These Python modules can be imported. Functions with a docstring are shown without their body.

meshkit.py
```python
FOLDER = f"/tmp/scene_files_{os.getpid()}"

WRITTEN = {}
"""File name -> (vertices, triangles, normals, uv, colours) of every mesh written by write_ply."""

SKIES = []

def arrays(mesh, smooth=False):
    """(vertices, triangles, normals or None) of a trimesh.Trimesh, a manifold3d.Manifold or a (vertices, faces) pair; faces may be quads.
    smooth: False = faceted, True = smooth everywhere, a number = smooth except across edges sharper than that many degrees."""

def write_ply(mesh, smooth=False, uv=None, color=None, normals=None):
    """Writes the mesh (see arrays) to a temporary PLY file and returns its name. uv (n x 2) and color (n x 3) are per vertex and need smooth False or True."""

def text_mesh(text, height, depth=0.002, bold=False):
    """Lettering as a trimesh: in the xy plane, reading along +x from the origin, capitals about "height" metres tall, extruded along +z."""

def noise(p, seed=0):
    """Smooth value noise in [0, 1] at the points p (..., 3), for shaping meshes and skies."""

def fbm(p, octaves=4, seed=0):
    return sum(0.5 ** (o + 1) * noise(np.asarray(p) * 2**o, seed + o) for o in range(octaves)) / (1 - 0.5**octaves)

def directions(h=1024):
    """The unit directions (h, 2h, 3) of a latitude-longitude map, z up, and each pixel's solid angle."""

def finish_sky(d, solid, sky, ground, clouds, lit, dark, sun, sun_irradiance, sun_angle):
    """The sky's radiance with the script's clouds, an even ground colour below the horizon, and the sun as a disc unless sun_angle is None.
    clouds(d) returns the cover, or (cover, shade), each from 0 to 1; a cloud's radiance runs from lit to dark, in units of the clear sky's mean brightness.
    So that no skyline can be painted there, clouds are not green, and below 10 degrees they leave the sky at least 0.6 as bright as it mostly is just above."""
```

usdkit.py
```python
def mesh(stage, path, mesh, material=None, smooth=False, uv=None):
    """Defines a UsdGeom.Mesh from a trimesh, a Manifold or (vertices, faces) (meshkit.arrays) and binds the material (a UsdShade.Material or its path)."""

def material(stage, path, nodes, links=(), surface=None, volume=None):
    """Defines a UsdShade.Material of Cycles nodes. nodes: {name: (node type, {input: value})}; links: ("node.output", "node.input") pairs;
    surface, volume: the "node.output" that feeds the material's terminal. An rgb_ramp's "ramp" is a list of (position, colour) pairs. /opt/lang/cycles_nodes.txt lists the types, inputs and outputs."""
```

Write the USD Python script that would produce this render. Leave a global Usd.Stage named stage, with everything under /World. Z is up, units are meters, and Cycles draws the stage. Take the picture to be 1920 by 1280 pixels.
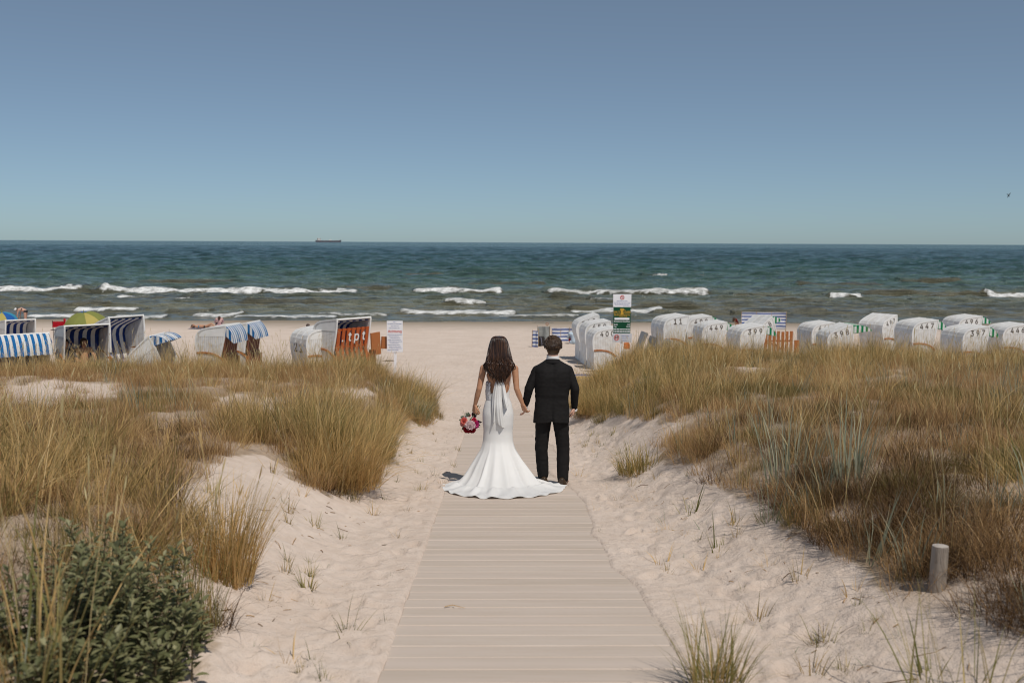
import math, random
import numpy as np, trimesh, usdkit, meshkit
import manifold3d as m3
from shapely.geometry import Polygon, LineString, Point
from shapely import prepared
from scipy.interpolate import PchipInterpolator
from pxr import Usd, UsdGeom, UsdLux, UsdShade, Sdf, Gf, Vt

# ------------------------------------------------------------------ camera, sky, sun, exposure
stage = Usd.Stage.CreateInMemory()
UsdGeom.SetStageUpAxis(stage, 'Z')
UsdGeom.SetStageMetersPerUnit(stage, 1.0)
stage.SetDefaultPrim(UsdGeom.Xform.Define(stage, '/World').GetPrim())
UsdGeom.Scope.Define(stage, '/World/Looks')
FPX = 1867.0                                    # 35 mm lens, in pixels of a 1920 px wide picture
PITCH = math.atan((640 - 454.5) / FPX)
ROLL = math.atan(9 / 1920)
FW = np.array([0, math.cos(PITCH), -math.sin(PITCH)])
R0 = np.array([1.0, 0, 0]); U0 = np.cross(R0, FW)
RT = math.cos(ROLL) * R0 + math.sin(ROLL) * U0
UP = np.cross(RT, FW)
cam = UsdGeom.Camera.Define(stage, '/World/camera')
cam.CreateHorizontalApertureAttr(36.0); cam.CreateVerticalApertureAttr(24.0)
cam.CreateFocalLengthAttr(36.0 * FPX / 1920)
cam.CreateFStopAttr(2.4); cam.CreateFocusDistanceAttr(11.9)
cam.CreateClippingRangeAttr(Gf.Vec2f(0.05, 100000))
cam.CreateExposureAttr(-0.35)
cam.AddTransformOp().Set(Gf.Matrix4d(*RT, 0, *UP, 0, *(-FW), 0, 0, 0, 0, 1))

SUN_EL, SUN_AZ = math.radians(57), math.radians(33)      # behind the camera, to the right
SUN = np.array([math.sin(SUN_AZ) * math.cos(SUN_EL), -math.cos(SUN_AZ) * math.cos(SUN_EL), math.sin(SUN_EL)])
sky_mat = usdkit.material(stage, '/World/Looks/sky_look', {
    'sky': ('sky_texture', {'sky_type': 'single_scattering', 'sun_disc': False, 'sun_elevation': SUN_EL,
                            'sun_rotation': math.atan2(SUN[0], SUN[1]), 'altitude': 0.0, 'air_density': 0.6,
                            'aerosol_density': 0.35, 'ozone_density': 3.0}),
    'hs': ('hsv', {'saturation': 0.82}), 'ti': ('mix_color', {'blend_type': 'multiply', 'fac': 1.0, 'b': (0.87, 1.03, 1.05)}),
    've': ('mix_color', {'fac': 0.30, 'b': (2.35, 2.75, 3.2), 'use_clamp': False}),          # an even veil of summer haze
    'bg': ('background_shader', {'strength': 0.105})}, [('sky.color', 'hs.color'), ('hs.color', 'ti.a'), ('ti.result', 've.a'), ('ve.result', 'bg.color')], surface='bg.background')
dome = UsdLux.DomeLight.Define(stage, '/World/sky')
UsdShade.MaterialBindingAPI.Apply(dome.GetPrim()).Bind(sky_mat)
dome.GetPrim().SetCustomDataByKey('kind', 'structure')
sun = UsdLux.DistantLight.Define(stage, '/World/sun')
sun.CreateIntensityAttr(1.0); sun.CreateAngleAttr(0.53); sun.CreateNormalizeAttr(True)
sun.CreateColorAttr(Gf.Vec3f(1.0, 0.94, 0.86))
_x = np.cross([0, 0, 1.0], SUN); _x /= np.linalg.norm(_x); _y = np.cross(SUN, _x)
sun.AddTransformOp().Set(Gf.Matrix4d(*_x, 0, *_y, 0, *SUN, 0, *(SUN * 50), 1))

# ------------------------------------------------------------------ helpers
rng = np.random.default_rng(7)
random.seed(7)
_names = {}


def numbered(parent, name):
    k = (parent, name); n = _names.get(k, 0); _names[k] = n + 1
    return f'{parent}/{name}' if n == 0 else f'{parent}/{name}_{n:03d}'


def pathof(parent):
    if parent is None: return '/World'
    if isinstance(parent, str): return parent
    return str(parent.GetPath())


def tag(prim, label=None, cat=None, group=None, kind=None):
    for k, v in (('label', label), ('category', cat), ('group', group), ('kind', kind)):
        if v: prim.SetCustomDataByKey(k, v)
    return prim


def obj(name, mesh, m, parent=None, smooth=False, **kw):
    """ONE mesh prim under parent (or /World)."""
    g = usdkit.mesh(stage, numbered(pathof(parent), name), mesh, m, smooth=smooth)
    toned(g, m)
    return tag(g.GetPrim(), **kw)


TONED = set()


def toned(g, m):
    """Gives every separate blade, lock or leaf of the mesh a tone of its own (primvar "tone")."""
    if str(m.GetPath()) not in TONED: return
    from scipy.sparse import coo_matrix
    from scipy.sparse.csgraph import connected_components
    n = len(g.GetPointsAttr().Get()); f = np.array(g.GetFaceVertexIndicesAttr().Get()).reshape(-1, 3)
    i = np.concatenate([f[:, 0], f[:, 1]]); j = np.concatenate([f[:, 1], f[:, 2]])
    k, lab = connected_components(coo_matrix((np.ones(len(i)), (i, j)), (n, n)), directed=False)
    r = np.random.default_rng(k + n)
    t = np.clip(r.random(k) * .85 + r.uniform(0, .15), 0, 1)
    UsdGeom.PrimvarsAPI(g).CreatePrimvar('tone', Sdf.ValueTypeNames.FloatArray, 'vertex').Set(Vt.FloatArray.FromNumpy(t[lab].astype(np.float32)))


def thing(name, label, cat, loc=(0, 0, 0), rotz=0.0, scale=1.0, group=None):
    x = UsdGeom.Xform.Define(stage, numbered('/World', name))
    x.AddTranslateOp().Set(Gf.Vec3d(*map(float, loc)))
    if rotz: x.AddRotateZOp().Set(math.degrees(rotz))
    if scale != 1.0: x.AddScaleOp().Set(Gf.Vec3f(scale, scale, scale))
    return tag(x.GetPrim(), label, cat, group)


def cat_(ms):
    vs, fs, n = [], [], 0
    for m in ms:
        v, f, _ = meshkit.arrays(m)
        vs.append(v); fs.append(f + n); n += len(v)
    return np.vstack(vs), np.vstack(fs)


def box(cx, cy, cz, sx, sy, sz, bevel=0.0):
    if bevel:
        h = np.array([sx, sy, sz]) / 2
        pts = []
        for s in np.ndindex(2, 2, 2):
            c = (np.array(s) * 2 - 1) * h
            for k in range(3):
                p = c.copy()
                for j in range(3):
                    if j != k: p[j] -= np.sign(p[j]) * bevel
                pts.append(p)
        m = trimesh.convex.convex_hull(np.array(pts))
    else:
        m = trimesh.creation.box((sx, sy, sz))
    m.apply_translation((cx, cy, cz))
    return m


def tube(pts, r, sides=6):
    p = np.asarray(pts, float)
    r = np.broadcast_to(np.asarray(r, float), (len(p),))
    t = np.gradient(p, axis=0); t /= np.linalg.norm(t, axis=1, keepdims=True) + 1e-12
    ref = np.where(np.abs(t[:, 2:]) < 0.9, [[0, 0, 1.0]], [[1.0, 0, 0]])
    a = np.cross(t, ref); a /= np.linalg.norm(a, axis=1, keepdims=True) + 1e-12
    b = np.cross(t, a)
    ang = np.arange(sides) * 2 * np.pi / sides
    v = p[:, None] + r[:, None, None] * (np.cos(ang)[None, :, None] * a[:, None] + np.sin(ang)[None, :, None] * b[:, None])
    n = len(p); fs = []
    for i in range(n - 1):
        for j in range(sides):
            k = (j + 1) % sides
            fs += [[i * sides + j, i * sides + k, (i + 1) * sides + k], [i * sides + j, (i + 1) * sides + k, (i + 1) * sides + j]]
    for j in range(1, sides - 1):
        fs += [[0, j + 1, j], [(n - 1) * sides, (n - 1) * sides + j, (n - 1) * sides + j + 1]]
    return v.reshape(-1, 3), np.array(fs)


def extr_xz(poly, y0, y1):
    """A polygon of the xz plane, extruded from y0 to y1."""
    g = poly if isinstance(poly, Polygon) else Polygon(poly)
    m = trimesh.creation.extrude_polygon(g, y1 - y0, engine='earcut')
    v = np.array(m.vertices)
    return np.stack([v[:, 0], y0 + v[:, 2], v[:, 1]], 1), np.array(m.faces)[:, ::-1]


def grid_faces(nr, nc, wrap=False):
    i, j = np.meshgrid(np.arange(nr - 1), np.arange(nc if wrap else nc - 1), indexing='ij')
    k = (j + 1) % nc
    q = np.stack([i * nc + j, i * nc + k, (i + 1) * nc + k, (i + 1) * nc + j], -1).reshape(-1, 4)
    return np.vstack([q[:, [0, 1, 2]], q[:, [0, 2, 3]]])


def xf(mesh, rot=None, loc=(0, 0, 0)):
    v, f, _ = meshkit.arrays(mesh)
    if rot is not None: v = v @ np.asarray(rot).T
    return v + np.asarray(loc), f


def rz(a): c, s = math.cos(a), math.sin(a); return np.array([[c, -s, 0], [s, c, 0], [0, 0, 1.0]])
def ry(a): c, s = math.cos(a), math.sin(a); return np.array([[c, 0, s], [0, 1.0, 0], [-s, 0, c]])
def rx(a): c, s = math.cos(a), math.sin(a); return np.array([[1.0, 0, 0], [0, c, -s], [0, s, c]])


def sm(a, b, x):
    t = np.clip((x - a) / (b - a), 0, 1)
    return t * t * (3 - 2 * t)


def P3(x, y, z=0.0): return np.stack(np.broadcast_arrays(x, y, z), -1)

# ------------------------------------------------------------------ materials
def mat(name, c1, c2=None, scale=8.0, rough=0.7, bump=0.0, bscale=60.0, spec=0.3, stretch=(1, 1, 1), trans=0.0, sheen=0.0, detail=4.0):
    """Two close tones mixed by noise, with fine relief."""
    c2 = c2 or tuple(0.8 * c for c in c1)
    n = {'tc': ('texture_coordinate', {}), 'mp': ('mapping', {'scale': stretch}),
         'n': ('noise_texture', {'scale': scale, 'detail': detail}),
         'r': ('rgb_ramp', {'ramp': [(0.3, c1), (0.7, c2)]}),
         'p': ('principled_bsdf', {'roughness': rough, 'specular_ior_level': spec, 'sheen_weight': sheen})}
    l = [('tc.object', 'mp.vector'), ('mp.vector', 'n.vector'), ('n.fac', 'r.fac'), ('r.color', 'p.base_color')]
    if bump:
        n['bn'] = ('noise_texture', {'scale': bscale, 'detail': 3.0})
        n['b'] = ('bump', {'strength': bump, 'distance': 0.01})
        l += [('mp.vector', 'bn.vector'), ('bn.fac', 'b.height'), ('b.normal', 'p.normal')]
    surf = 'p.BSDF'
    if trans:
        n['t'] = ('translucent_bsdf', {}); n['x'] = ('mix_closure', {'fac': trans})
        l += [('r.color', 't.color'), ('p.BSDF', 'x.closure1'), ('t.BSDF', 'x.closure2')]
        surf = 'x.closure'
    return usdkit.material(stage, '/World/Looks/' + name, n, l, surface=surf)


def blades_mat(name, ramp, trans=0.35, rough=0.55):
    """Each blade takes its own tone; whole tufts drift a little too."""
    n = {'g': ('attribute', {'attribute': 'tone'}), 'r': ('rgb_ramp', {'ramp': ramp}),
         'p': ('principled_bsdf', {'roughness': rough, 'specular_ior_level': 0.25}),
         't': ('translucent_bsdf', {}), 'x': ('mix_closure', {'fac': trans})}
    l = [('g.fac', 'r.fac'), ('r.color', 'p.base_color'), ('r.color', 't.color'), ('p.BSDF', 'x.closure1'), ('t.BSDF', 'x.closure2')]
    TONED.add('/World/Looks/' + name)
    return usdkit.material(stage, '/World/Looks/' + name, n, l, surface='x.closure')


def stripes(name, ca, cb, freq, axis='y', duty=0.5, rough=0.85, trans=0.25, phase=0.0):
    """Woven stripes: flat print that runs through the cloth."""
    n = {'tc': ('texture_coordinate', {}), 's': ('separate_xyz', {}),
         'm': ('math', {'math_type': 'multiply_add', 'value2': freq, 'value3': 50.0 + phase}), 'f': ('math', {'math_type': 'fraction'}),
         'g': ('math', {'math_type': 'greater_than', 'value2': duty}),
         'c': ('mix_color', {'a': ca, 'b': cb}),
         'p': ('principled_bsdf', {'roughness': rough, 'specular_ior_level': 0.2}),
         't': ('translucent_bsdf', {}), 'x': ('mix_closure', {'fac': trans})}
    l = [('tc.object', 's.vector'), (f's.{axis}', 'm.value1'), ('m.value', 'f.value1'), ('f.value', 'g.value1'), ('g.value', 'c.fac'),
         ('c.result', 'p.base_color'), ('c.result', 't.color'), ('p.BSDF', 'x.closure1'), ('t.BSDF', 'x.closure2')]
    return usdkit.material(stage, '/World/Looks/' + name, n, l, surface='x.closure')


def wicker(name, c):
    n = {'tc': ('texture_coordinate', {}),
         'w1': ('wave_texture', {'wave_type': 'bands', 'bands_direction': 'z', 'scale': 9.0, 'distortion': 0.4, 'detail': 1.0}),
         'w2': ('wave_texture', {'wave_type': 'bands', 'bands_direction': 'x', 'scale': 5.0, 'distortion': 0.3, 'detail': 1.0}),
         'n': ('noise_texture', {'scale': 5.0, 'detail': 4.0}),
         'mu': ('math', {'math_type': 'multiply'}),
         'r': ('rgb_ramp', {'ramp': [(0.0, tuple(x * 0.80 for x in c)), (0.35, tuple(x * 0.95 for x in c)), (1.0, c)]}),
         'd': ('rgb_ramp', {'ramp': [(0.35, (0.86, 0.83, 0.79)), (0.6, (1, 1, 1))]}),
         'mx': ('mix_color', {'blend_type': 'multiply', 'fac': 1.0}),
         'b': ('bump', {'strength': 0.5, 'distance': 0.012}),
         'p': ('principled_bsdf', {'roughness': 0.55, 'specular_ior_level': 0.35})}
    l = [('tc.object', 'w1.vector'), ('tc.object', 'w2.vector'), ('tc.object', 'n.vector'), ('w1.fac', 'mu.value1'), ('w2.fac', 'mu.value2'),
         ('mu.value', 'r.fac'), ('n.fac', 'd.fac'), ('r.color', 'mx.a'), ('d.color', 'mx.b'), ('mx.result', 'p.base_color'),
         ('mu.value', 'b.height'), ('b.normal', 'p.normal')]
    return usdkit.material(stage, '/World/Looks/' + name, n, l, surface='p.BSDF')


M = {}
M['wicker'] = wicker('wicker_white', (0.80, 0.79, 0.77))
M['plastic'] = mat('white_trim', (0.80, 0.79, 0.77), (0.74, 0.73, 0.70), 6, 0.5)
M['trim'] = mat('varnished_wood', (0.42, 0.15, 0.045), (0.33, 0.11, 0.035), 10, 0.45, 0.2, 40, stretch=(1, 6, 6))
M['darkwood'] = mat('red_brown_wood', (0.20, 0.055, 0.022), (0.13, 0.035, 0.015), 10, 0.5, 0.2, 40, stretch=(6, 6, 1))
M['orangewood'] = mat('orange_stained_slat', (0.52, 0.115, 0.025), (0.36, 0.07, 0.018), 9, 0.5, 0.2, 40, stretch=(6, 6, 1))
M['ink'] = mat('dark_stencil_ink', (0.10, 0.075, 0.055), (0.06, 0.045, 0.035), 20, 0.7)
M['lining'] = stripes('navy_striped_lining', (0.018, 0.045, 0.20), (0.80, 0.77, 0.71), 4.4, trans=0.0)
M['blue_stripe'] = stripes('blue_white_awning', (0.015, 0.16, 0.42), (0.80, 0.80, 0.78), 6.5)
M['green_stripe'] = stripes('green_white_awning', (0.01, 0.26, 0.10), (0.80, 0.80, 0.78), 3.2)
M['wind_stripe'] = stripes('blue_white_windbreak', (0.10, 0.15, 0.36), (0.74, 0.74, 0.76), 5.4, axis='z', trans=0.15, duty=0.45)
M['bluecloth'] = mat('bright_blue_cloth', (0.02, 0.13, 0.42), (0.015, 0.10, 0.34), 9, 0.8, trans=0.2)
M['skin'] = mat('suntanned_skin', (0.52, 0.28, 0.165), (0.45, 0.225, 0.13), 14, 0.55, 0.05, 120, spec=0.35)
M['skin_pale'] = mat('fair_skin', (0.60, 0.36, 0.26), (0.52, 0.28, 0.20), 14, 0.55, spec=0.35)

# ------------------------------------------------------------------ the ground: dune path, dunes, beach, sea bed
SEA_Z = -5.42
_hy = PchipInterpolator([-40, -10, 0, 12, 18, 24, 31, 40, 50, 66, 72, 90, 130, 400],
                        [0.6, 0.75, 1.661, 2.932, 3.55, 4.06, 4.40, 4.78, 5.05, 5.37, 5.52, 6.2, 7.6, 10])
_aL = PchipInterpolator([-40, -5, 4, 10, 16, 20, 22, 25, 28, 32, 38, 46, 60], [0.4, 0.45, 0.50, 0.66, 0.84, 1.0, 1.0, 0.60, 0.34, 0.22, 0.1, 0.0, 0.0])
_aR = PchipInterpolator([-40, -5, 4, 6, 10, 16, 22, 25.5, 29, 32, 36, 42, 48, 60], [0.3, 0.3, 0.40, 0.46, 0.78, 0.98, 1.12, 1.12, 0.6, 0.35, 0.2, 0.1, 0.0, 0.0])
_sL = PchipInterpolator([-40, 0, 5, 9, 14, 24, 30, 40], [1.2, 1.1, 1.2, 1.25, 1.05, 1.2, 2.0, 4.0])
_wL = PchipInterpolator([-40, 0, 5, 9, 14, 24, 30, 40], [2.0, 2.0, 1.7, 1.6, 1.9, 2.2, 3.5, 6.0])
_sR = PchipInterpolator([-40, 0, 5, 9, 14, 24, 30, 40], [1.5, 1.5, 1.3, 1.0, 0.95, 1.2, 2.0, 4.0])
_wR = PchipInterpolator([-40, 0, 5, 9, 14, 24, 30, 40], [2.2, 2.2, 2.0, 2.0, 2.0, 2.2, 3.5, 6.0])


def xc(y): return 0.2156 - 0.01765 * np.minimum(y, 30)
def path_z(y): return -_hy(y)


def ground_z(x, y, fine=True):
    x, y = np.asarray(x, float), np.asarray(y, float)
    e = x - xc(y)
    z = path_z(np.clip(y, -40, 400))
    L = _aL(np.clip(y, -40, 60)) * sm(0, 1, (-e - _sL(np.clip(y, -40, 40))) / _wL(np.clip(y, -40, 40)))
    Rr = _aR(np.clip(y, -40, 60)) * sm(0, 1, (e - _sR(np.clip(y, -40, 40))) / _wR(np.clip(y, -40, 40)))
    d = L + Rr
    amp = np.clip(d, 0, 0.6)
    z = z + d + amp * 0.55 * (meshkit.fbm(P3(x * 0.45, y * 0.35, 3.1), 3, 5) - 0.5) + amp * 0.30 * (meshkit.fbm(P3(x * 1.5, y * 1.3, 9.1), 3, 8) - 0.5)
    if fine:
        off = sm(0.72, 1.1, np.abs(e))                       # trodden sand either side of the boards
        near = 1 - sm(40, 60, y)
        z = z + off * near * (0.065 * (meshkit.fbm(P3(x * 4.6, y * 3.6, 1.7), 3, 11) - 0.5) + 0.032 * (meshkit.noise(P3(x * 11, y * 9, 4.2), 21) - 0.5))
        z = z + 0.05 * sm(26, 30, y) * (1 - sm(60, 66, y)) * (meshkit.fbm(P3(x * 2.0, y * 1.6, 2.2), 3, 31) - 0.5)
    return z


def ray(px, py):
    d = FW * FPX + RT * (px - 960) + UP * (640 - py)
    return d / d[1]


def project(p):
    p = np.asarray(p, float)
    w = p @ FW
    return np.stack([960 + FPX * (p @ RT) / w, 640 - FPX * (p @ UP) / w], -1)


def on_ground(px, py, ymin=2.2, ymax=75.0):
    """Where the line of sight through a measured picture point first meets the ground."""
    d = ray(px, py)
    ys = np.linspace(ymin, ymax, 2400)
    below = d[2] * ys < ground_z(d[0] * ys, ys, fine=False)
    k = int(np.argmax(below)) if below.any() else len(ys) - 1
    return np.array([d[0] * ys[k], ys[k], float(ground_z(d[0] * ys[k], ys[k], fine=False))])


def at_dist(px, y):
    x = ray(px, 600)[0] * y
    return np.array([x, y, float(ground_z(x, y, fine=False))])


def by_top(px, ytop, height, lo=24.0, hi=66.0):
    """Ground point whose object of that height reaches up to ytop in the picture."""
    for y in np.arange(hi, lo, -0.1):
        g = at_dist(px, y)
        if project(g + [0, 0, height])[1] >= ytop: break
    return g


def gxy(*pts): return [tuple(on_ground(px, py)[:2]) for px, py in pts]


VEG_L = Polygon(gxy((350, 1278), (395, 1190), (335, 1075), (350, 965), (335, 905), (430, 850), (548, 868), (560, 905), (630, 935), (690, 925), (722, 880), (742, 815), (790, 797), (822, 774), (785, 742), (728, 716), (700, 695))
                + [(-3.3, 25.2), (-4.2, 27.0), (-7, 28.0), (-22, 28.5), (-24, 0.2), (-1.35, 0.2), (-1.45, 2.2)])
VEG_R = Polygon(gxy((1915, 1190), (1800, 1150), (1705, 1125), (1640, 1075), (1595, 1035), (1505, 1010), (1425, 955), (1372, 935), (1332, 880), (1262, 868), (1232, 842), (1285, 800), (1200, 782), (1135, 782), (1085, 785), (1078, 750), (1088, 715))
                + [(2.2, 25.0), (3.0, 27.8), (5.5, 29.6), (20, 30.5), (26, 29), (26, 1.0), (3.6, 1.0), (3.2, 3.2)])
BARE = [Polygon(gxy((-60, 768), (20, 722), (110, 712), (225, 720), (232, 744), (110, 756))), Polygon(gxy((385, 748), (450, 736), (560, 752), (500, 770), (400, 768))), Polygon(gxy((640, 735), (690, 728), (715, 745), (660, 752))),
        Polygon(gxy((1555, 955), (1620, 938), (1665, 960), (1600, 992))), Polygon(gxy((1370, 692), (1440, 684), (1465, 698), (1400, 706))), Polygon(gxy((1640, 700), (1700, 690), (1735, 705), (1680, 714)))]
from shapely import contains_xy
def inside(poly, p): return contains_xy(poly, p[:, 0], p[:, 1])


def litter(v):
    """How thickly dead plant matter covers the ground: in the vegetated outlines, thinner in the bare patches."""
    w = v[:, :2] + .22 * np.stack([meshkit.fbm(P3(v[:, 0] * 2.2, v[:, 1] * 2.2, 3.3), 3, 2) - .5, meshkit.fbm(P3(v[:, 0] * 2.2, v[:, 1] * 2.2, 8.3), 3, 3) - .5], 1) * 2
    k = inside(VEG_L, w) | inside(VEG_R, w)
    for b in BARE: k &= ~inside(b, w)
    near = 1 - .75 * (v[:, 0] > 0) * sm(6.4, 5.2, v[:, 1])
    return near * k * np.clip(.25 + 1.3 * (meshkit.fbm(P3(v[:, 0] * .9, v[:, 1] * .9, 5.5), 3, 6) - .1), 0, 1)


def build_ground():
    ys = [-30.0]
    while ys[-1] < 135:
        y = ys[-1]
        ys.append(y + (1.0 if y < -2 else 0.05 if y < 2 else max(0.028, 0.0055 * y)))
    ys = np.array(ys)
    t = np.linspace(-1, 1, 431)
    e = 0.62 * np.sinh(5.15 * t) / np.sinh(1.0) * 0.9
    e = np.sign(e) * np.where(np.abs(e) < 1.0, np.abs(e), np.abs(e))
    X = xc(ys)[:, None] + e[None, :]
    Y = np.repeat(ys[:, None], len(e), 1)
    Z = ground_z(X, Y)
    E = np.repeat(e[None, :], len(ys), 0)
    # the boards lie in a shallow bed; blown sand laps over their edges
    inside_y = 1 - sm(23.2, 24.4, Y + 0.5 * (meshkit.fbm(P3(E * 2.0, Y, 0.3), 3, 3) - 0.5))
    n = meshkit.fbm(P3(Y * 1.1, E * 0.5, 0.7), 4, 41)
    n2 = meshkit.fbm(P3(Y * 3.0, E * 3.0, 0.7), 3, 43)
    left = 0.775 + 0.035 * (n - 0.5) * 2
    right = 0.765 - 0.34 * sm(0.36, 0.80, meshkit.fbm(P3(Y * .55, E * 0.4, 0.7), 3, 41)) * sm(2, 9, Y) - 0.05 * n2
    bed = -0.05 * (1 - sm(-0.03, 0.03, -E - left)) * (1 - sm(-0.05, 0.05, E - right))
    lap = 0.016 * (1 - (1 - sm(-0.03, 0.03, -E - left)) * (1 - sm(-0.05, 0.05, E - right)))
    Z = Z + inside_y * (bed + lap * (1 - sm(1.0, 1.6, np.abs(E))))
    # footprints trodden into the loose sand either side of the boards, and across the beach
    gfp = np.random.default_rng(88)
    for _ in range(520):
        fy = gfp.uniform(2.5, 24) if gfp.random() < .8 else gfp.uniform(24, 34)
        fe = gfp.choice([-1, 1]) * gfp.uniform(.85, 1.75) if fy < 24 else gfp.uniform(-2.2, 2.2)
        a = gfp.normal(0, .35) + (math.pi / 2 if gfp.random() < .15 else 0); dep = gfp.uniform(.010, .026)
        r0, r1 = np.searchsorted(ys, [fy - .4, fy + .4]); c0, c1 = np.searchsorted(e, [fe - .4, fe + .4])
        dx, dy = E[r0:r1, c0:c1] - fe, Y[r0:r1, c0:c1] - fy
        u, w = dx * math.cos(a) + dy * math.sin(a), -dx * math.sin(a) + dy * math.cos(a)
        q = np.sqrt((u / .055) ** 2 + (w / .135) ** 2)
        Z[r0:r1, c0:c1] += -dep * (1 - sm(.55, 1.15, q)) + dep * .55 * np.exp(-((q - 1.35) / .28) ** 2)
    v = np.stack([X, Y, Z], -1).reshape(-1, 3)
    n_ = {'g': ('geometry', {}),
          'n1': ('noise_texture', {'scale': 0.8, 'detail': 6.0}), 'n2': ('noise_texture', {'scale': 9.0, 'detail': 6.0}),
          'n3': ('noise_texture', {'scale': 160.0, 'detail': 2.0}), 'n4': ('noise_texture', {'scale': 10.0, 'detail': 5.0, 'roughness': 0.65}),
          'r1': ('rgb_ramp', {'ramp': [(0.3, (0.60, 0.495, 0.415)), (0.7, (0.665, 0.56, 0.48))]}),
          'r2': ('rgb_ramp', {'ramp': [(0.25, (0.86, 0.83, 0.80)), (0.6, (1, 1, 1))]}),
          'm': ('mix_color', {'blend_type': 'multiply', 'fac': 0.8}),
          's': ('separate_xyz', {}), 'wet': ('map_range', {'clamp': True, 'from_min': SEA_Z + 0.20, 'from_max': SEA_Z + 0.02, 'to_min': 0.0, 'to_max': 1.0}),
          'mw': ('mix_color', {'b': (0.27, 0.22, 0.165)}),
          'ad': ('math', {'math_type': 'multiply_add', 'value2': 0.25}),
          'b1': ('bump', {'strength': 0.75, 'distance': 0.06}), 'b2': ('bump', {'strength': 0.35, 'distance': 0.004}),
          'p': ('principled_bsdf', {'roughness': 0.95, 'specular_ior_level': 0.15, 'diffuse_roughness': 0.4})}
    l_ = [('g.position', f'{k}.vector') for k in ('n1', 'n2', 'n3', 'n4', 's')] + [
        ('n1.fac', 'r1.fac'), ('n2.fac', 'r2.fac'), ('r1.color', 'm.a'), ('r2.color', 'm.b'), ('m.result', 'mw.a'), ('s.z', 'wet.value'),
        ('wet.result', 'mw.fac'), ('mw.result', 'p.base_color'), ('n4.fac', 'b1.height'), ('n3.fac', 'b2.height'), ('b1.normal', 'b2.normal'), ('b2.normal', 'p.normal')]
    n_ |= {'li': ('attribute', {'attribute': 'litter'}), 'ln': ('noise_texture', {'scale': 26.0, 'detail': 6.0, 'roughness': 0.7}), 'lr': ('rgb_ramp', {'ramp': [(0.3, (0.16, 0.105, 0.055)), (0.6, (0.34, 0.245, 0.15)), (0.8, (0.46, 0.36, 0.26))]}),
           'lm': ('math', {'math_type': 'multiply', 'value2': 0.85}), 'ml': ('mix_color', {})}
    l_ = [x for x in l_ if x != ('mw.result', 'p.base_color')] + [('g.position', 'ln.vector'), ('ln.fac', 'lr.fac'), ('li.fac', 'lm.value1'), ('lm.value', 'ml.fac'), ('mw.result', 'ml.a'), ('lr.color', 'ml.b'), ('ml.result', 'p.base_color')]
    m = usdkit.material(stage, '/World/Looks/dune_sand', n_, l_, surface='p.BSDF')
    g_ = usdkit.mesh(stage, '/World/sandy_ground', (v, grid_faces(len(ys), len(e))), m, smooth=True)
    tag(g_.GetPrim(), kind='structure')
    UsdGeom.PrimvarsAPI(g_).CreatePrimvar('litter', Sdf.ValueTypeNames.FloatArray, 'vertex').Set(Vt.FloatArray.FromNumpy(litter(v).astype(np.float32)))


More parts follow.
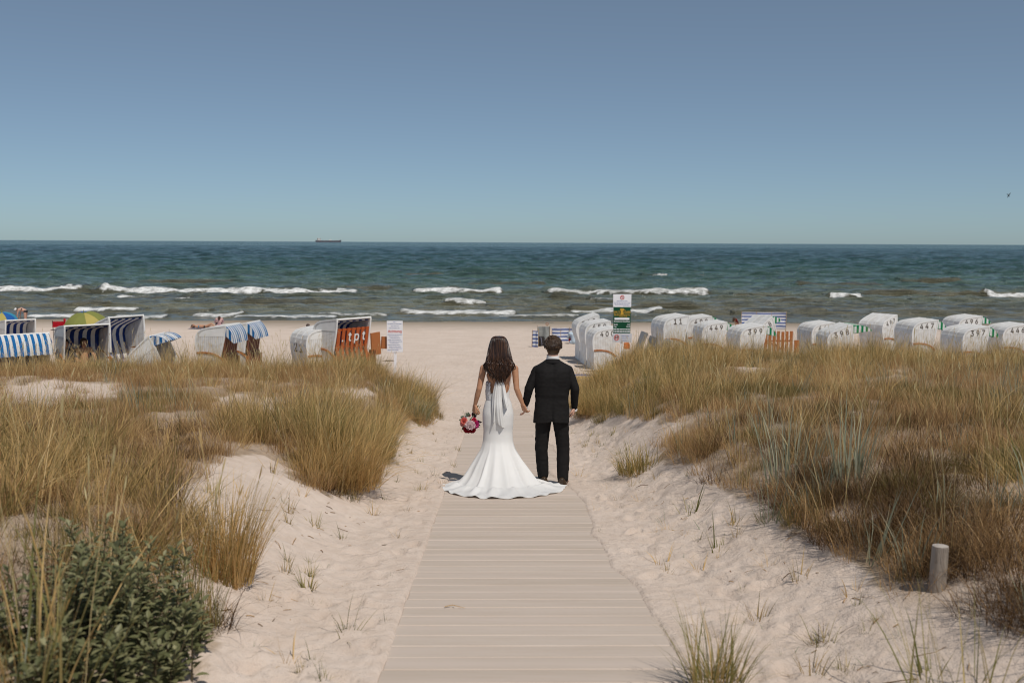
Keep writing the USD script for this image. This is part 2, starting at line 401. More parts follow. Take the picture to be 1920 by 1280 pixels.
def build_boardwalk():
    w = UsdGeom.Xform.Define(stage, '/World/boardwalk').GetPrim()
    tag(w, kind='structure')
    n_ = {'g': ('geometry', {}), 'o': ('object_info', {}), 'mp': ('mapping', {'scale': (2.2, 60, 60)}), 'mp2': ('mapping', {'scale': (0.35, 5.0, 5.0)}),
          'n1': ('noise_texture', {'scale': 1.6, 'detail': 6.0, 'roughness': 0.6}), 'n2': ('noise_texture', {'scale': 1.3, 'detail': 5.0}),
          'r1': ('rgb_ramp', {'ramp': [(0.25, (0.505, 0.41, 0.325)), (0.5, (0.55, 0.46, 0.38)), (0.75, (0.57, 0.49, 0.415))]}),
          'ro': ('rgb_ramp', {'ramp': [(0.0, (0.93, 0.92, 0.91)), (0.5, (0.98, 0.97, 0.97)), (1.0, (1.02, 1.02, 1.03))]}),
          'mo': ('mix_color', {'blend_type': 'multiply', 'fac': 1.0}),
          'rs': ('rgb_ramp', {'ramp': [(0.40, (0, 0, 0)), (0.66, (0.85, 0.85, 0.85))]}),
          'ms': ('mix_color', {'b': (0.60, 0.50, 0.425)}),
          'w': ('wave_texture', {'wave_type': 'bands', 'bands_direction': 'y', 'scale': 22.0}),
          'ad': ('math', {'math_type': 'add'}),
          'b': ('bump', {'strength': 0.25, 'distance': 0.004}), 'p': ('principled_bsdf', {'roughness': 0.8, 'specular_ior_level': 0.2})}
    l_ = [('g.position', 'mp.vector'), ('g.position', 'mp2.vector'), ('g.position', 'w.vector'), ('mp.vector', 'n1.vector'), ('mp2.vector', 'n2.vector'), ('n1.fac', 'r1.fac'),
          ('o.random', 'ro.fac'), ('r1.color', 'mo.a'), ('ro.color', 'mo.b'), ('n2.fac', 'rs.fac'), ('rs.color', 'ms.fac'), ('mo.result', 'ms.a'),
          ('ms.result', 'p.base_color'), ('n1.fac', 'ad.value1'), ('w.fac', 'ad.value2'), ('ad.value', 'b.height'), ('b.normal', 'p.normal')]
    m = usdkit.material(stage, '/World/Looks/weathered_deck', n_, l_, surface='p.BSDF')
    pitch, y, k = 0.203, -1.6, 0
    yaw = math.atan(0.01765)
    while y < 24.2:
        z0, z1 = float(path_z(y)), float(path_z(y + pitch))
        sl = math.atan2(z1 - z0, pitch)
        L = math.hypot(pitch, z1 - z0)
        b = box(0, 0, -0.018, 1.57, L - 0.010, 0.036, 0.005)
        r = rz(yaw) @ rx(sl)
        ym = y + pitch / 2
        obj('plank', xf(b, r @ rz(random.uniform(-.001, .001)), (xc(ym) + random.uniform(-.006, .006), ym, (z0 + z1) / 2 + random.uniform(-.0015, .0015))), m, w)
        y += pitch


# ------------------------------------------------------------------ the sea
def build_sea():
    ys = [63.0]
    while ys[-1] < 1300: ys.append(ys[-1] + max(0.30, 0.0042 * ys[-1]))
    while ys[-1] < 60000: ys.append(ys[-1] * 1.06)
    ys = np.array(ys)
    t = np.concatenate([np.linspace(-3.0, -0.68, 14), np.linspace(-0.64, 0.64, 521), np.linspace(0.68, 3.0, 14)])
    Y = np.repeat(ys[:, None], len(t), 1)
    X = Y * t[None, :]
    g = np.random.default_rng(3)
    Z = np.zeros_like(X)
    inner = (np.abs(t) < 0.66)[None, :]
    for _ in range(70):
        lam = math.exp(g.uniform(math.log(1.8), math.log(22)))
        th = g.normal(0, 0.5) + 0.12
        kx, ky = 2 * np.pi / lam * math.sin(th), 2 * np.pi / lam * math.cos(th)
        a = 0.0058 * lam ** 0.85
        fade = 1 - sm(lam * 45, lam * 120, Y)
        ph = kx * X + ky * Y + g.uniform(0, 6.28) + 1.6 * np.sin(X * 0.035 * g.uniform(.6, 1.6) + g.uniform(0, 6))
        s = np.sin(ph)
        calm = 1.0 if lam < 5 else 0.22 + 0.78 * sm(112, 190, Y)
        Z += a * fade * calm * (2.0 if lam < 6 else 1.15) * (s + 0.35 * np.cos(2 * ph))
    shore = sm(66, 90, Y)
    Z = Z * (0.18 + 0.82 * shore) * inner
    foam = np.zeros_like(X); silt = np.zeros_like(X)
    silt += 0.75 * (1 - sm(70, 150, Y))
    lump = meshkit.fbm(P3(X * 0.05, Y * 0.05, 0.5), 3, 61)
    silt += 0.8 * (lump - 0.5) * (1 - sm(110, 230, Y))
    def line(py, px0, px1, h, fo, back=1.0, seed=0):
        """A breaking or steepening crest, measured along the picture line py from px0 to px1."""
        d = -SEA_Z * FPX / (py - 454.5 - (px0 + px1 - 1920) / 2 * 9 / 1920)
        k = slice(*np.searchsorted(ys, [d - 9, d + 14]))
        x, y = X[k], Y[k]
        xa, xb = (px0 - 960) / FPX * d, (px1 - 960) / FPX * d
        wob = 1.1 * (meshkit.fbm(P3(x * 0.09, 0.3 + seed, 0.0), 3, 70 + seed) - 0.5) + 0.6 * (meshkit.fbm(P3(x * 0.8, 0.3 + seed, 0.0), 2, 90 + seed) - 0.5)
        cx, hw = (xa + xb) / 2, abs(xb - xa) / 2
        bow = 0.9 * ((x - cx) / max(hw, 1)) ** 2 * np.minimum(1, hw / 6)
        u = y - (d + wob + bow)
        nz = meshkit.fbm(P3(x * 0.45, 7.0 + seed, 0.0), 4, 50 + seed)
        rag = 0.35 * (nz - 0.5)
        env = sm(0.0, 0.12, 1 - np.abs(x - cx) / (hw * 1.05 + 0.3) + rag * .5)
        sig = np.where(u < 0, 0.8, 2.6)
        lift = 0.8 + 0.35 * nz
        Z[k] += h * env * lift * np.exp(-(u / sig) ** 2) - 0.25 * h * env * np.exp(-((u + 2.4) / 1.6) ** 2)
        silt[k] += 0.9 * env * np.exp(-((u + 0.9) / 1.4) ** 2)
        if fo:
            n3 = meshkit.fbm(P3(x * 1.3, y * 2.2, seed * 3.7), 4, 33 + seed)
            n4 = meshkit.fbm(P3(x * 0.5, y * 1.2, seed * 1.7), 3, 133 + seed)
            core = np.exp(-((u + 0.30) / (0.80 * back)) ** 2) * sm(0.10, 0.36, nz * 0.40 + env * 0.25 + 0.40 * (n3 - 0.35))
            tail = np.exp(-np.clip(u, 0, 99) / (2.2 * back)) * (u > 0) * sm(0.46, 0.62, n3) * sm(0.36, 0.58, n4)
            wash = np.exp(-np.clip(-u, 0, 99) / (2.0 * back)) * (u < 0) * sm(0.46, 0.60, n3) * sm(0.36, 0.58, n4)
            foam[k] = np.maximum(foam[k], fo * env * np.clip(1.5 * core * (0.35 + 1.1 * n3) + 0.95 * tail + 0.85 * wash, 0, 1))
    for a in [(546, 198, 668, .62, 1.0, 1.25, 1), (556, 215, 350, .35, .95, .9, 2), (543, -80, 140, .6, 1.0, 1.1, 3), (546, 778, 940, .6, 1.0, 1.0, 4),
              (549, 1026, 1330, .65, 0.9, .9, 5), (568, 838, 908, .26, .9, .7, 6), (581, 140, 250, .42, 1.0, .8, 7), (586, 755, 965, .36, .95, .9, 8),
              (581, 1075, 1235, .4, .95, .9, 9), (555, 1556, 1610, .5, 1.0, .9, 10), (554, 1855, 2020, .7, 1.0, 1.1, 11), (516, 1205, 1250, .55, .9, .8, 12),
              (593, 60, 140, .25, 1.0, .7, 13), (591, 365, 445, .25, .95, .7, 14), (594, 225, 300, .22, .9, .7, 15), (594.5, 440, 620, .2, .9, .6, 16),
              (591, 600, 720, .25, .8, .6, 17), (593.5, 940, 1080, .2, .8, .6, 18), (515, 760, 960, .6, 0, 1, 19), (553, 1380, 1480, .5, 0, 1, 20), (551, 1620, 1860, .55, .12, 1, 21),
              (517, 1230, 1320, .6, 0, 1, 22), (528, 270, 430, .5, 0, 1, 23), (540, 650, 730, .6, 0, 1, 24), (566, 460, 640, .45, 0.05, 1, 25), (561, 1040, 1110, .5, 0.0, 1, 26),
              (563, 1110, 1170, .3, .7, .8, 27), (586, 1230, 1560, .35, 0.08, 1, 28), (575, 1180, 1330, .35, .1, 1, 29), (563, 1340, 1560, .3, .35, .6, 30), (585, 1640, 1920, .3, 0.1, .8, 31),
              (598.5, -60, 900, .08, .38, .5, 32), (601.5, 900, 1980, .10, .55, .5, 33), (571, 0, 200, .35, 0, 1, 34), (557, 930, 1010, .3, .4, .7, 35), (530, 880, 1020, .5, 0, 1, 36),
              (583, 320, 390, .3, .35, .7, 37), (533, 1500, 1650, .5, 0, 1, 38), (527, 1690, 1800, .5, 0, 1, 39), (545, 100, 190, .5, .1, 1, 40), (588, 1380, 1480, .3, .3, .6, 41)]:
        line(a[0] + 1.5, a[1], a[2], a[3] * 0.68, a[4], a[5], a[6])
    v = np.stack([X, Y, SEA_Z + Z], -1).reshape(-1, 3)
    n_ = {'g': ('geometry', {}), 'fo': ('attribute', {'attribute': 'foam'}), 'si': ('attribute', {'attribute': 'silt'}),
          's': ('separate_xyz', {}), 'sf': ('map_range', {'clamp': True, 'from_min': 450.0, 'from_max': 1800.0, 'to_min': 0.5, 'to_max': 0.10}),
          'fm': ('mapping', {'scale': (1.5, 3.2, 1.0)}), 'ft': ('noise_texture', {'scale': 1.0, 'detail': 6.0, 'roughness': 0.68}),
          'fs': ('math', {'math_type': 'multiply_add', 'value2': -1.45}), 'fq': ('map_range', {'clamp': True, 'from_min': -0.12, 'from_max': 0.40}),
          'mp1': ('mapping', {'scale': (0.45, 0.9, 1.0)}), 'mp2': ('mapping', {'scale': (0.11, 0.22, 1.0)}), 'mp3': ('mapping', {'scale': (0.012, 0.05, 1.0)}),
          'n1': ('noise_texture', {'scale': 1.0, 'detail': 5.0, 'roughness': 0.6}), 'n2': ('noise_texture', {'scale': 1.0, 'detail': 6.0, 'roughness': 0.62}),
          'n3': ('noise_texture', {'scale': 1.0, 'detail': 5.0, 'roughness': 0.6}),
          'far': ('map_range', {'clamp': True, 'from_min': 75.0, 'from_max': 420.0}),
          'fr': ('rgb_ramp', {'ramp': [(0.0, (0.20, 0.225, 0.17)), (0.16, (0.085, 0.15, 0.125)), (0.45, (0.035, 0.095, 0.085)), (1.0, (0.012, 0.055, 0.056))]}),
          'ms': ('mix_color', {'b': (0.135, 0.12, 0.072)}), 'mp': ('mix_color', {'blend_type': 'multiply', 'fac': 1.0}),
          'pr': ('rgb_ramp', {'ramp': [(0.32, (0.62, 0.66, 0.68)), (0.62, (1.15, 1.12, 1.1))]}),
          'cl': ('clamp', {'min': 0.0, 'max': 0.85}),
          'h': ('math', {'math_type': 'multiply_add', 'value2': 2.5}), 'h2': ('math', {'math_type': 'multiply_add', 'value2': 6.0}),
          'b': ('bump', {'strength': 1.0, 'distance': 1.0}),
          'p': ('principled_bsdf', {'roughness': 0.15, 'ior': 1.333, 'specular_ior_level': 0.5}),
          'fn': ('noise_texture', {'scale': 2.5, 'detail': 4.0}), 'fb': ('bump', {'strength': 0.6, 'distance': 0.1}),
          'f': ('principled_bsdf', {'base_color': (0.80, 0.80, 0.78), 'roughness': 0.9, 'specular_ior_level': 0.1}),
          'x': ('mix_closure', {})}
    l_ = [('g.position', f'{k}.vector') for k in ('mp1', 'mp2', 'mp3', 's', 'fn')] + [('mp1.vector', 'n1.vector'), ('mp2.vector', 'n2.vector'), ('mp3.vector', 'n3.vector'),
          ('s.y', 'far.value'), ('s.y', 'sf.value'), ('sf.result', 'p.specular_ior_level'), ('far.result', 'fr.fac'), ('fr.color', 'ms.a'), ('si.fac', 'cl.value'), ('cl.result', 'ms.fac'),
          ('ms.result', 'mp.a'), ('n3.fac', 'pr.fac'), ('pr.color', 'mp.b'), ('mp.result', 'p.base_color'),
          ('n2.fac', 'h.value1'), ('n1.fac', 'h.value3'), ('n3.fac', 'h2.value1'), ('h.value', 'h2.value3'), ('h2.value', 'b.height'), ('b.normal', 'p.normal'),
          ('fn.fac', 'fb.height'), ('fb.normal', 'f.normal'), ('g.position', 'fm.vector'), ('fm.vector', 'ft.vector'), ('ft.fac', 'fs.value1'), ('fo.fac', 'fs.value3'), ('fs.value', 'fq.value'), ('fq.result', 'x.fac'), ('p.BSDF', 'x.closure1'), ('f.BSDF', 'x.closure2')]
    m = usdkit.material(stage, '/World/Looks/sea_water', n_, l_, surface='x.closure')
    g_ = usdkit.mesh(stage, '/World/sea', (v, grid_faces(len(ys), len(t))), m, smooth=True)
    tag(g_.GetPrim(), kind='structure')
    for k, a in (('foam', foam), ('silt', silt)):
        UsdGeom.PrimvarsAPI(g_).CreatePrimvar(k, Sdf.ValueTypeNames.FloatArray, 'vertex').Set(Vt.FloatArray.FromNumpy(np.clip(a, 0, 1).ravel().astype(np.float32)))


build_ground()
build_boardwalk()
build_sea()

# ------------------------------------------------------------------ roofed wicker beach chairs
HOOD = [(-.43, .80), (-.455, 1.0), (-.465, 1.20), (-.445, 1.34), (-.39, 1.45), (-.29, 1.53), (-.14, 1.575), (.05, 1.605), (.30, 1.635), (.47, 1.655)]
ARC = [(.30, .72), (.22, .775), (.12, .82), (0, .85), (-.15, .868), (-.30, .87), (-.43, .86)]


def tilt_rot(verts, a):
    """Leans the hood back about its hinge."""
    p = np.array([-.12, 0, .80])
    return (verts - p) @ ry(-a).T + p


def beach_chair(label, loc, facing, number=None, side=-1, tilt=0.0, awning=None, scale=1.0, width=1.12, lattice=None, back_number=None, group='white wicker beach chairs on the sand',
                towel=False, letters=None, awn_drop=0.30, awn_len=0.30):
    t = thing('beach_chair', label, 'beach chair', loc, facing, scale, group)
    W = width / 2
    T = lambda m: (lambda v, f: (tilt_rot(v, tilt), f))(*xf(m))
    wk = M['wicker']
    # base
    base = [(-.43, .0), (.38, .0), (.41, .58), (.31, .66)] + [(x, z - .055) for x, z in ARC]
    for s in (-1, 1):
        y = s * W
        obj('base_side', extr_xz(base, y - .018, y + .018), wk, t)
        arc = LineString([(.40, .61)] + [(x, z - .02) for x, z in ARC]).buffer(.026, cap_style=2)
        yo = y + s * .02
        obj('arm_rail', extr_xz(arc, min(yo - .022, yo + .022), max(yo - .022, yo + .022)), M['trim'], t)
    bb_ = obj('base_back', box(-.415, 0, .41, .03, 2 * W - .04, .80), wk, t)
    obj('seat', box(-.03, 0, .40, .66, 2 * W - .05, .10, .02), M['lining'], t)
    obj('footrest', box(.345, 0, .21, .05, 2 * W - .06, .30, .008), M['plastic'] if not lattice else M['darkwood'], t)
    # hood
    sidep = HOOD + [(.475, 1.60), (.43, 1.30), (.345, .95)] + ARC
    for s in (-1, 1):
        y = s * (W - .0)
        hs_ = obj('hood_side', T(extr_xz(sidep, y - .014, y + .014)), wk, t)
        rim = LineString(HOOD + [(.475, 1.60), (.43, 1.30), (.345, .95), (.30, .73)]).buffer(.020, cap_style=2)
        yo = y + s * .004
        obj('hood_rim', T(extr_xz(rim, yo - .022, yo + .022)), M['plastic'], hs_)
        if s == side or number is None:
            plate = Polygon([(-.36, 1.335), (-.30, 1.44), (-.20, 1.50), (-.05, 1.535), (.20, 1.56), (.43, 1.585), (.405, 1.345)])
            yp = y + s * .017
            np_ = obj('number_plate', T(extr_xz(plate, yp - .004, yp + .004)), M['plastic'], t)
        if number and s == side:
            tm = None
            for i, ch in enumerate(number):
                v, f = xf(meshkit.text_mesh(ch, .175, .004, bold=True))
                v[:, 0] -= (v[:, 0].max() + v[:, 0].min()) / 2
                v[:, 0] *= 0.86
                x0 = .06 + (i - (len(number) - 1) / 2) * .20
                w = np.stack([x0 + v[:, 0] * (-s), y + s * (.0225 + v[:, 2]), 1.365 + v[:, 1] + .045 * x0], 1)
                obj('digit', T((w, f)), M['ink'], np_)
    shell = LineString(HOOD).buffer(.017, cap_style=2)
    sh_ = obj('hood_shell', T(extr_xz(shell, -W + .014, W - .014)), wk, t)
    for yy in (-W * .34, W * .34):
        rib = LineString([(x - .006 * 0, z + .0) for x, z in HOOD[1:]]).buffer(.024, cap_style=2)
        obj('hood_rib', T(extr_xz(rib, yy - .012, yy + .012)), M['plastic'], sh_)
    obj('front_beam', T(tube([(.475, -W, 1.645), (.475, W, 1.645)], .024, 8)), M['plastic'], t)
    inner = LineString([(-.33, .45), (-.37, .80), (-.40, 1.10), (-.385, 1.28), (-.31, 1.42), (-.15, 1.50), (.10, 1.545), (.42, 1.585)]).buffer(.012, cap_style=2)
    obj('lining', T(extr_xz(inner, -W + .03, W - .03)), M['lining'], t)
    if back_number:
        for i, ch in enumerate(back_number):
            v, f = xf(meshkit.text_mesh(ch, .26, .004, bold=True))
            v[:, 0] -= v[:, 0].mean()
            w = np.stack([-.478 - v[:, 2], -(v[:, 0] + (i - .5) * .34), .93 + v[:, 1]], 1)
            obj('digit', T((w, f)), M['ink'], np_)
    if towel:
        obj('towel_roll', xf(tube([(.22, -W + .06, .50), (.22, W - .06, .50)], .085, 12)), M['lilac'], t)
        obj('grey_towel', extr_xz(LineString([(-.30, .47), (-.35, .80), (-.375, 1.02)]).buffer(.014), -W + .08, 0.0), M['greycloth'], t)
    # awning: a curved strip hanging off the front beam with closed ends
    if awning:
        n = 9
        u = np.linspace(0, 1, n)
        ax = .485 + awn_len * np.sin(u * 1.45); az = 1.645 - .06 * u - awn_drop * u ** 1.5
        ysn = np.linspace(-W, W, 15)
        v = np.stack([np.repeat(ax[:, None], 15, 1) + .012 * np.sin(np.arange(15) * 2.3)[None, :] * u[:, None], np.repeat(ysn[None, :], n, 0),
                      np.repeat(az[:, None], 15, 1) - .014 * (np.cos(np.arange(15) * 3.1)[None, :]) * u[:, None]], -1).reshape(-1, 3)
        f = grid_faces(n, 15)
        parts = [(v, f)]
        for s in (-1, 1):
            prof = [(.47, 1.63)] + list(zip(ax, az)) + [(.44, 1.36)]
            pm = trimesh.creation.triangulate_polygon(Polygon(prof), engine='earcut')
            # closed cheek of the awning; fanned into rows so that its stripes run on
            parts.append((np.stack([pm[0][:, 0], np.full(len(pm[0]), s * W), pm[0][:, 1]], 1), pm[1]))
        vv, ff = cat_(parts)
        aw_ = obj('awning', T((vv, ff)), M[awning], t)
        for s in (-1, 1):
            ch = extr_xz(Polygon([(.50, 1.60)] + [(x - .005, z - .004) for x, z in list(zip(ax, az))[2:]] + [(.46, 1.38)]), s * (W + .010) - .004, s * (W + .010) + .004)
            obj('awning_cheek', T(ch), M[awning + '_x'], aw_)
    if lattice:
        lm = M[lattice]
        n = 7
        for i in range(n):
            y = -W + .09 + i * (2 * W - .18) / (n - 1)
            up = LineString([(.455, 1.40), (.36, .80)]).buffer(.014, cap_style=2)
            lo = LineString([(.37, .79), (.50, .26)]).buffer(.014, cap_style=2)
            obj('slat', extr_xz(up, y - .052, y + .052), lm, t); obj('slat', extr_xz(lo, y - .045, y + .045), lm, t)
        for (x, z) in ((.435, 1.36), (.365, .90), (.395, .60), (.475, .30)):
            obj('cross_bar', box(x - .035, 0, z, .03, 2 * W - .06, .05), lm, t)
        obj('lattice_rail', box(.50, 0, .235, .035, 2 * W - .04, .035, .004), M['plastic'], t)
        for s in (-1, 1):
            obj('front_post', box(.40, s * (W + .0), .33, .09, .085, .66, .006), M['trim'], t)
    if letters:
        d = np.array([.455 - .36, 1.40 - .80]); d /= np.linalg.norm(d)
        for i, ch in enumerate(letters):
            v, f = xf(meshkit.text_mesh(ch, .24 if ch != '.' else .2, .006, bold=True))
            v[:, 0] -= (v[:, 0].max() + v[:, 0].min()) / 2
            h = .26 + v[:, 1]
            w = np.stack([.36 + .022 + d[0] * h + v[:, 2], v[:, 0] + (i - (len(letters) - 1) / 2) * .25, .80 + d[1] * h], 1)
            obj('letter', (w, f), M['plastic'], t)
    return t


M['blue_stripe_x'] = stripes('blue_white_awning_end', (0.015, 0.16, 0.42), (0.80, 0.80, 0.78), 7.0, axis='x')
M['green_stripe_x'] = stripes('green_white_awning_end', (0.01, 0.26, 0.10), (0.80, 0.80, 0.78), 6.4, axis='x', phase=.3)
M['lilac'] = mat('lilac_terry_towel', (0.50, 0.49, 0.66), (0.40, 0.39, 0.58), 12, 0.95, 0.4, 60)
M['greycloth'] = mat('grey_lilac_cloth', (0.34, 0.34, 0.42), (0.28, 0.28, 0.35), 9, 0.95)
D = math.radians
CH = {}; KEYS = False


def chair_at(key, label, px, ytop, face, h=1.655, **kw):
    s = kw.get('scale', 1.0)
    g = at_dist(px, kw.pop('dist'))
    top = np.array([project(g + [0, 0, z])[1] for z in (0.0, h * s)])
    want = h * s * (ytop - top[0]) / (top[1] - top[0])          # height above the sand that the photograph shows
    tl = kw.get('tilt', 0.0)
    if h > 1.6: h = .80 + .855 * math.cos(tl) + .59 * math.sin(tl)
    if want > h * s: s = kw['scale'] = min(want / h, 1.2)
    if KEYS: print(key, 'sunk by', round(h * s - want, 2), round(s, 2))
    g[2] += want - h * s
    CH[key] = (g, face, s)
    return beach_chair(label, g, D(face), **kw)


GR = 'green_stripe'; BL = 'blue_stripe'
chair_at('500', 'white wicker beach chair numbered 500, hood leaned back, person sitting in it', 1104, 588, 5, number='500', tilt=.22, dist=41)
chair_at('450', 'white wicker beach chair numbered 450, between chairs 500 and 400', 1115, 600, 7, number='450', dist=39)
chair_at('400', 'white wicker beach chair numbered 400, foremost beside the green price board', 1129, 613, 8, number='400', dist=37)
chair_at('11', 'white wicker beach chair with a round grey bag standing in front of it', 1256, 590, 14, number='11', dist=40)
chair_at('499', 'white wicker beach chair numbered 499, directly behind the one numbered 449', 1303, 591, 7, number='499', awning=GR, awn_len=.36, awn_drop=.2, dist=41)
chair_at('449', 'white wicker beach chair numbered 449 with a small green striped awning', 1331, 602, 7, number='449', awning=GR, awn_len=.36, dist=37.5)
chair_at('399', 'white wicker beach chair numbered 399 in front of the striped windbreak', 1400, 608, 11, number='399', awning=GR, awn_len=.36, dist=34)
chair_at('498', 'white wicker beach chair numbered 498, hood tipped far back, leaning over chair 399', 1432, 592, 20, number='498', tilt=.52, awning=GR, dist=38)
chair_at('448', 'white wicker beach chair numbered 448, just left of chair 398', 1530, 603, 12, number='448', dist=38.5)
chair_at('398', 'white wicker beach chair numbered 398 with a large striped awning swung out', 1572, 607, 2, number='398', tilt=.22, awning=GR, awn_len=.62, awn_drop=.26, dist=34)
chair_at('497', 'white wicker beach chair numbered 497, tall ribbed back turned to the path', 1650, 589, 31, number='497', tilt=.22, dist=41)
chair_at('447', 'white wicker beach chair with number 447 right of the tall ribbed one', 1718, 598, 9, number='447', awning=GR, awn_len=.36, dist=36.5)
chair_at('496', 'white wicker beach chair numbered 496, small and far behind chair 397', 1803, 591, 6, number='496', awning=GR, awn_len=.36, awn_drop=.2, dist=41)
chair_at('397', 'white wicker beach chair numbered 397 with a green striped awning', 1810, 610, 11, number='397', awning=GR, awn_len=.36, dist=32.5)
chair_at('446', 'white wicker beach chair numbered 446 at the right edge of the picture', 1888, 606, 5, number='446', dist=35.5)

chair_at('L1', 'white wicker beach chair with dark striped lining, left of the bending bather', 30, 598, -46, width=1.0, dist=36)
chair_at('L2', 'white wicker beach chair with pale blue striped awning, lowest at the left edge', 34, 624, -50, awning=BL, tilt=.10, width=1.25, awn_drop=.50, dist=26)
chair_at('L3', 'wide white wicker beach chair with two people sitting on its striped lining', 153, 607, -50, width=1.18, dist=27, scale=.95)
chair_at('L4', 'white wicker beach chair with a lilac towel rolled on its blue striped seat', 224, 592, -30, tilt=.22, towel=True, dist=29)
chair_at('L5', 'white wicker beach chair laid far back, only its slanting side showing', 302, 627, 0, tilt=.62, awning=BL, dist=25.5)
chair_at('L6', 'white wicker beach chair with blue striped awning over dark slats, nearer of the pair', 408, 608, -6, scale=.93, awn_len=.24, awning=BL, lattice='darkwood', awn_drop=.45, dist=29)
chair_at('L7', 'white wicker beach chair with blue striped awning, farther one of the pair', 452, 603, -6, scale=.90, awn_len=.24, awning=BL, lattice='darkwood', awn_drop=.45, tilt=.08, dist=31)
chair_at('L8', 'white wicker beach chair marked 21 on its back', 586, 613, 36, back_number='21', dist=30)
chair_at('L9', 'white wicker beach chair closed with orange slats that carry white letters', 641, 595, -38, lattice='orangewood', letters='.tpt', width=1.2, dist=30)


# side boxes of the slatted chair: a folded-out tray and its support belong to it
_l9 = stage.GetPrimAtPath('/World/beach_chair_023')
obj('side_tray', xf(box(.46, .86, .86, .05, .34, .62, .006), rx(.06)), M['trim'], _l9)
obj('tray_flap', xf(box(.40, 1.10, 1.02, .05, .22, .34, .006), rx(-.10)), M['trim'], _l9)
obj('side_board', box(.44, .70, .38, .22, .06, .74, .006), M['darkwood'], _l9)


# ------------------------------------------------------------------ signs
def text_on(parent, name, text, x, z, h, m, w=None, y=-.016, bold=True):
    """Lettering on a board that faces the camera (board in the xz plane, front towards -y)."""
    v, f = xf(meshkit.text_mesh(text, h, .002, bold=bold))
    v[:, 0] -= (v[:, 0].max() + v[:, 0].min()) / 2
    if w: v[:, 0] *= w / (v[:, 0].max() - v[:, 0].min())
    obj(name, (np.stack([x + v[:, 0], y - v[:, 2], z + v[:, 1]], 1), f), m, parent)


def ruled(parent, rows, m, y=-.0165, seed=1, kind='stuff'):
    """Small print too small to read: rows of word-long strokes."""
    g = np.random.default_rng(seed); ms = []
    for (x0, x1, z, h) in rows:
        x = x0
        while x < x1 - .01:
            w = min(g.uniform(.035, .11), x1 - x)
            ms.append(box(x + w / 2, y, z, w, .003, h)); x += w + .014
    obj('small_print', cat_(ms), m, parent, kind='stuff')


M['signwhite'] = mat('sign_white', (0.86, 0.86, 0.88), (0.82, 0.82, 0.85), 3, 0.45)
M['signgrey'] = mat('sign_light_grey', (0.56, 0.57, 0.60), (0.52, 0.53, 0.56), 3, 0.45)
M['signred'] = mat('sign_red', (0.62, 0.09, 0.07), (0.55, 0.08, 0.06), 9, 0.5)
M['signblue'] = mat('sign_blue_print', (0.30, 0.34, 0.50), (0.26, 0.30, 0.46), 9, 0.5)
M['signgreen'] = mat('sign_green', (0.006, 0.075, 0.035), (0.005, 0.060, 0.028), 5, 0.35)
M['gold'] = mat('sign_gold', (0.62, 0.36, 0.045), (0.55, 0.31, 0.04), 9, 0.5)
M['signblack'] = mat('sign_black', (0.03, 0.03, 0.035), (0.04, 0.04, 0.04), 9, 0.5)

# warning notice on the left
g = on_ground(741, 716)
S = g[1] / FPX                                   # metres per pixel there
g[2] -= .05
hgt = (716 - 597) * S
t = thing('notice_sign', 'white notice board headed Achtung in red on a white post', 'sign', g, 0)
bw, bh = 30 * S, 59 * S
obj('post', box(0, .03, (hgt - .02) / 2, .085, .055, hgt - .02, .006), M['signwhite'], t)
bd_ = obj('board', box(0, -.009, hgt - bh / 2, bw, .016, bh, .003), M['signwhite'], t)
z0 = hgt
text_on(bd_, 'heading', 'Achtung', 0, z0 - bh * .37, bh * .075, M['signred'], w=bw * .86, y=-.019)
rows = [(-.06, .06, .04), (-.27, .27, .095), (-.14, .16, .17), (-.22, .20, .235)] + [(-.27 + .05 * (i % 3), .27 - .04 * ((i * 7) % 4), .44 + i * .055) for i in range(10)]
ruled(bd_, [(a * bw / .6, b * bw / .6, z0 - bh * f, bh * .016) for a, b, f in rows], M['signblue'], y=-.0195)

# price board on the right
d = 34.5
g = at_dist(1166, d)
S = d / FPX
ztop = project(g)[1]
g[2] -= .05
hgt = (project(g)[1] - 551) * S * 1.005
t = thing('price_board', 'tall green and white price board with gold lettering on a post', 'sign', g, 0)
z0 = hgt; px_ = lambda y: z0 - (y - 551) * S
pw = 34 * S
obj('post', box(0, .035, hgt / 2 - .1, .09, .05, hgt - .2, .005), M['signwhite'], t)
tp_ = obj('top_plate', box(0, -.008, px_(563), pw, .016, 24 * S, .003), M['signwhite'], t)
gp_ = obj('green_panel', box(0, -.006, px_(600), 32.5 * S, .016, 49 * S, .003), M['signgreen'], t)
bp_ = obj('bottom_plate', box(.02, -.008, px_(633), 36 * S, .016, 17 * S, .003), M['signgrey'], t)
ring = lambda r, w: [np.array([r * math.cos(a), -.019, r * math.sin(a)]) for a in np.linspace(0, 2 * math.pi, 25)]
obj('ban_ring', xf(tube(ring(3.4 * S, 1), .012, 5), None, (0, 0, px_(557))), M['signred'], tp_)
obj('ban_bar', xf(box(0, -.019, 0, 6.6 * S, .006, .016), ry(.78), (0, 0, px_(557))), M['signred'], tp_)
ruled(tp_, [(-.19, .20, px_(564), .02), (-.29, .29, px_(566.5), .014), (-.28, .28, px_(568.8), .014), (-.24, .22, px_(571), .014), (.02, .28, px_(573), .01)], M['signblue'], y=-.0175)
text_on(gp_, 'gold_word', "OHL'S", -10 * S, px_(586.5), 4.3 * S, M['gold'], w=11.5 * S, y=-.0155)
text_on(gp_, 'gold_word', 'OASE', 10.6 * S, px_(586.5), 4.3 * S, M['gold'], w=11 * S, y=-.0155)
crest = Polygon([(-.075, .13), (-.05, .15), (.05, .15), (.075, .13), (.045, .07), (.045, -.03), (.065, -.06), (-.065, -.06), (-.045, -.03), (-.045, .07)])
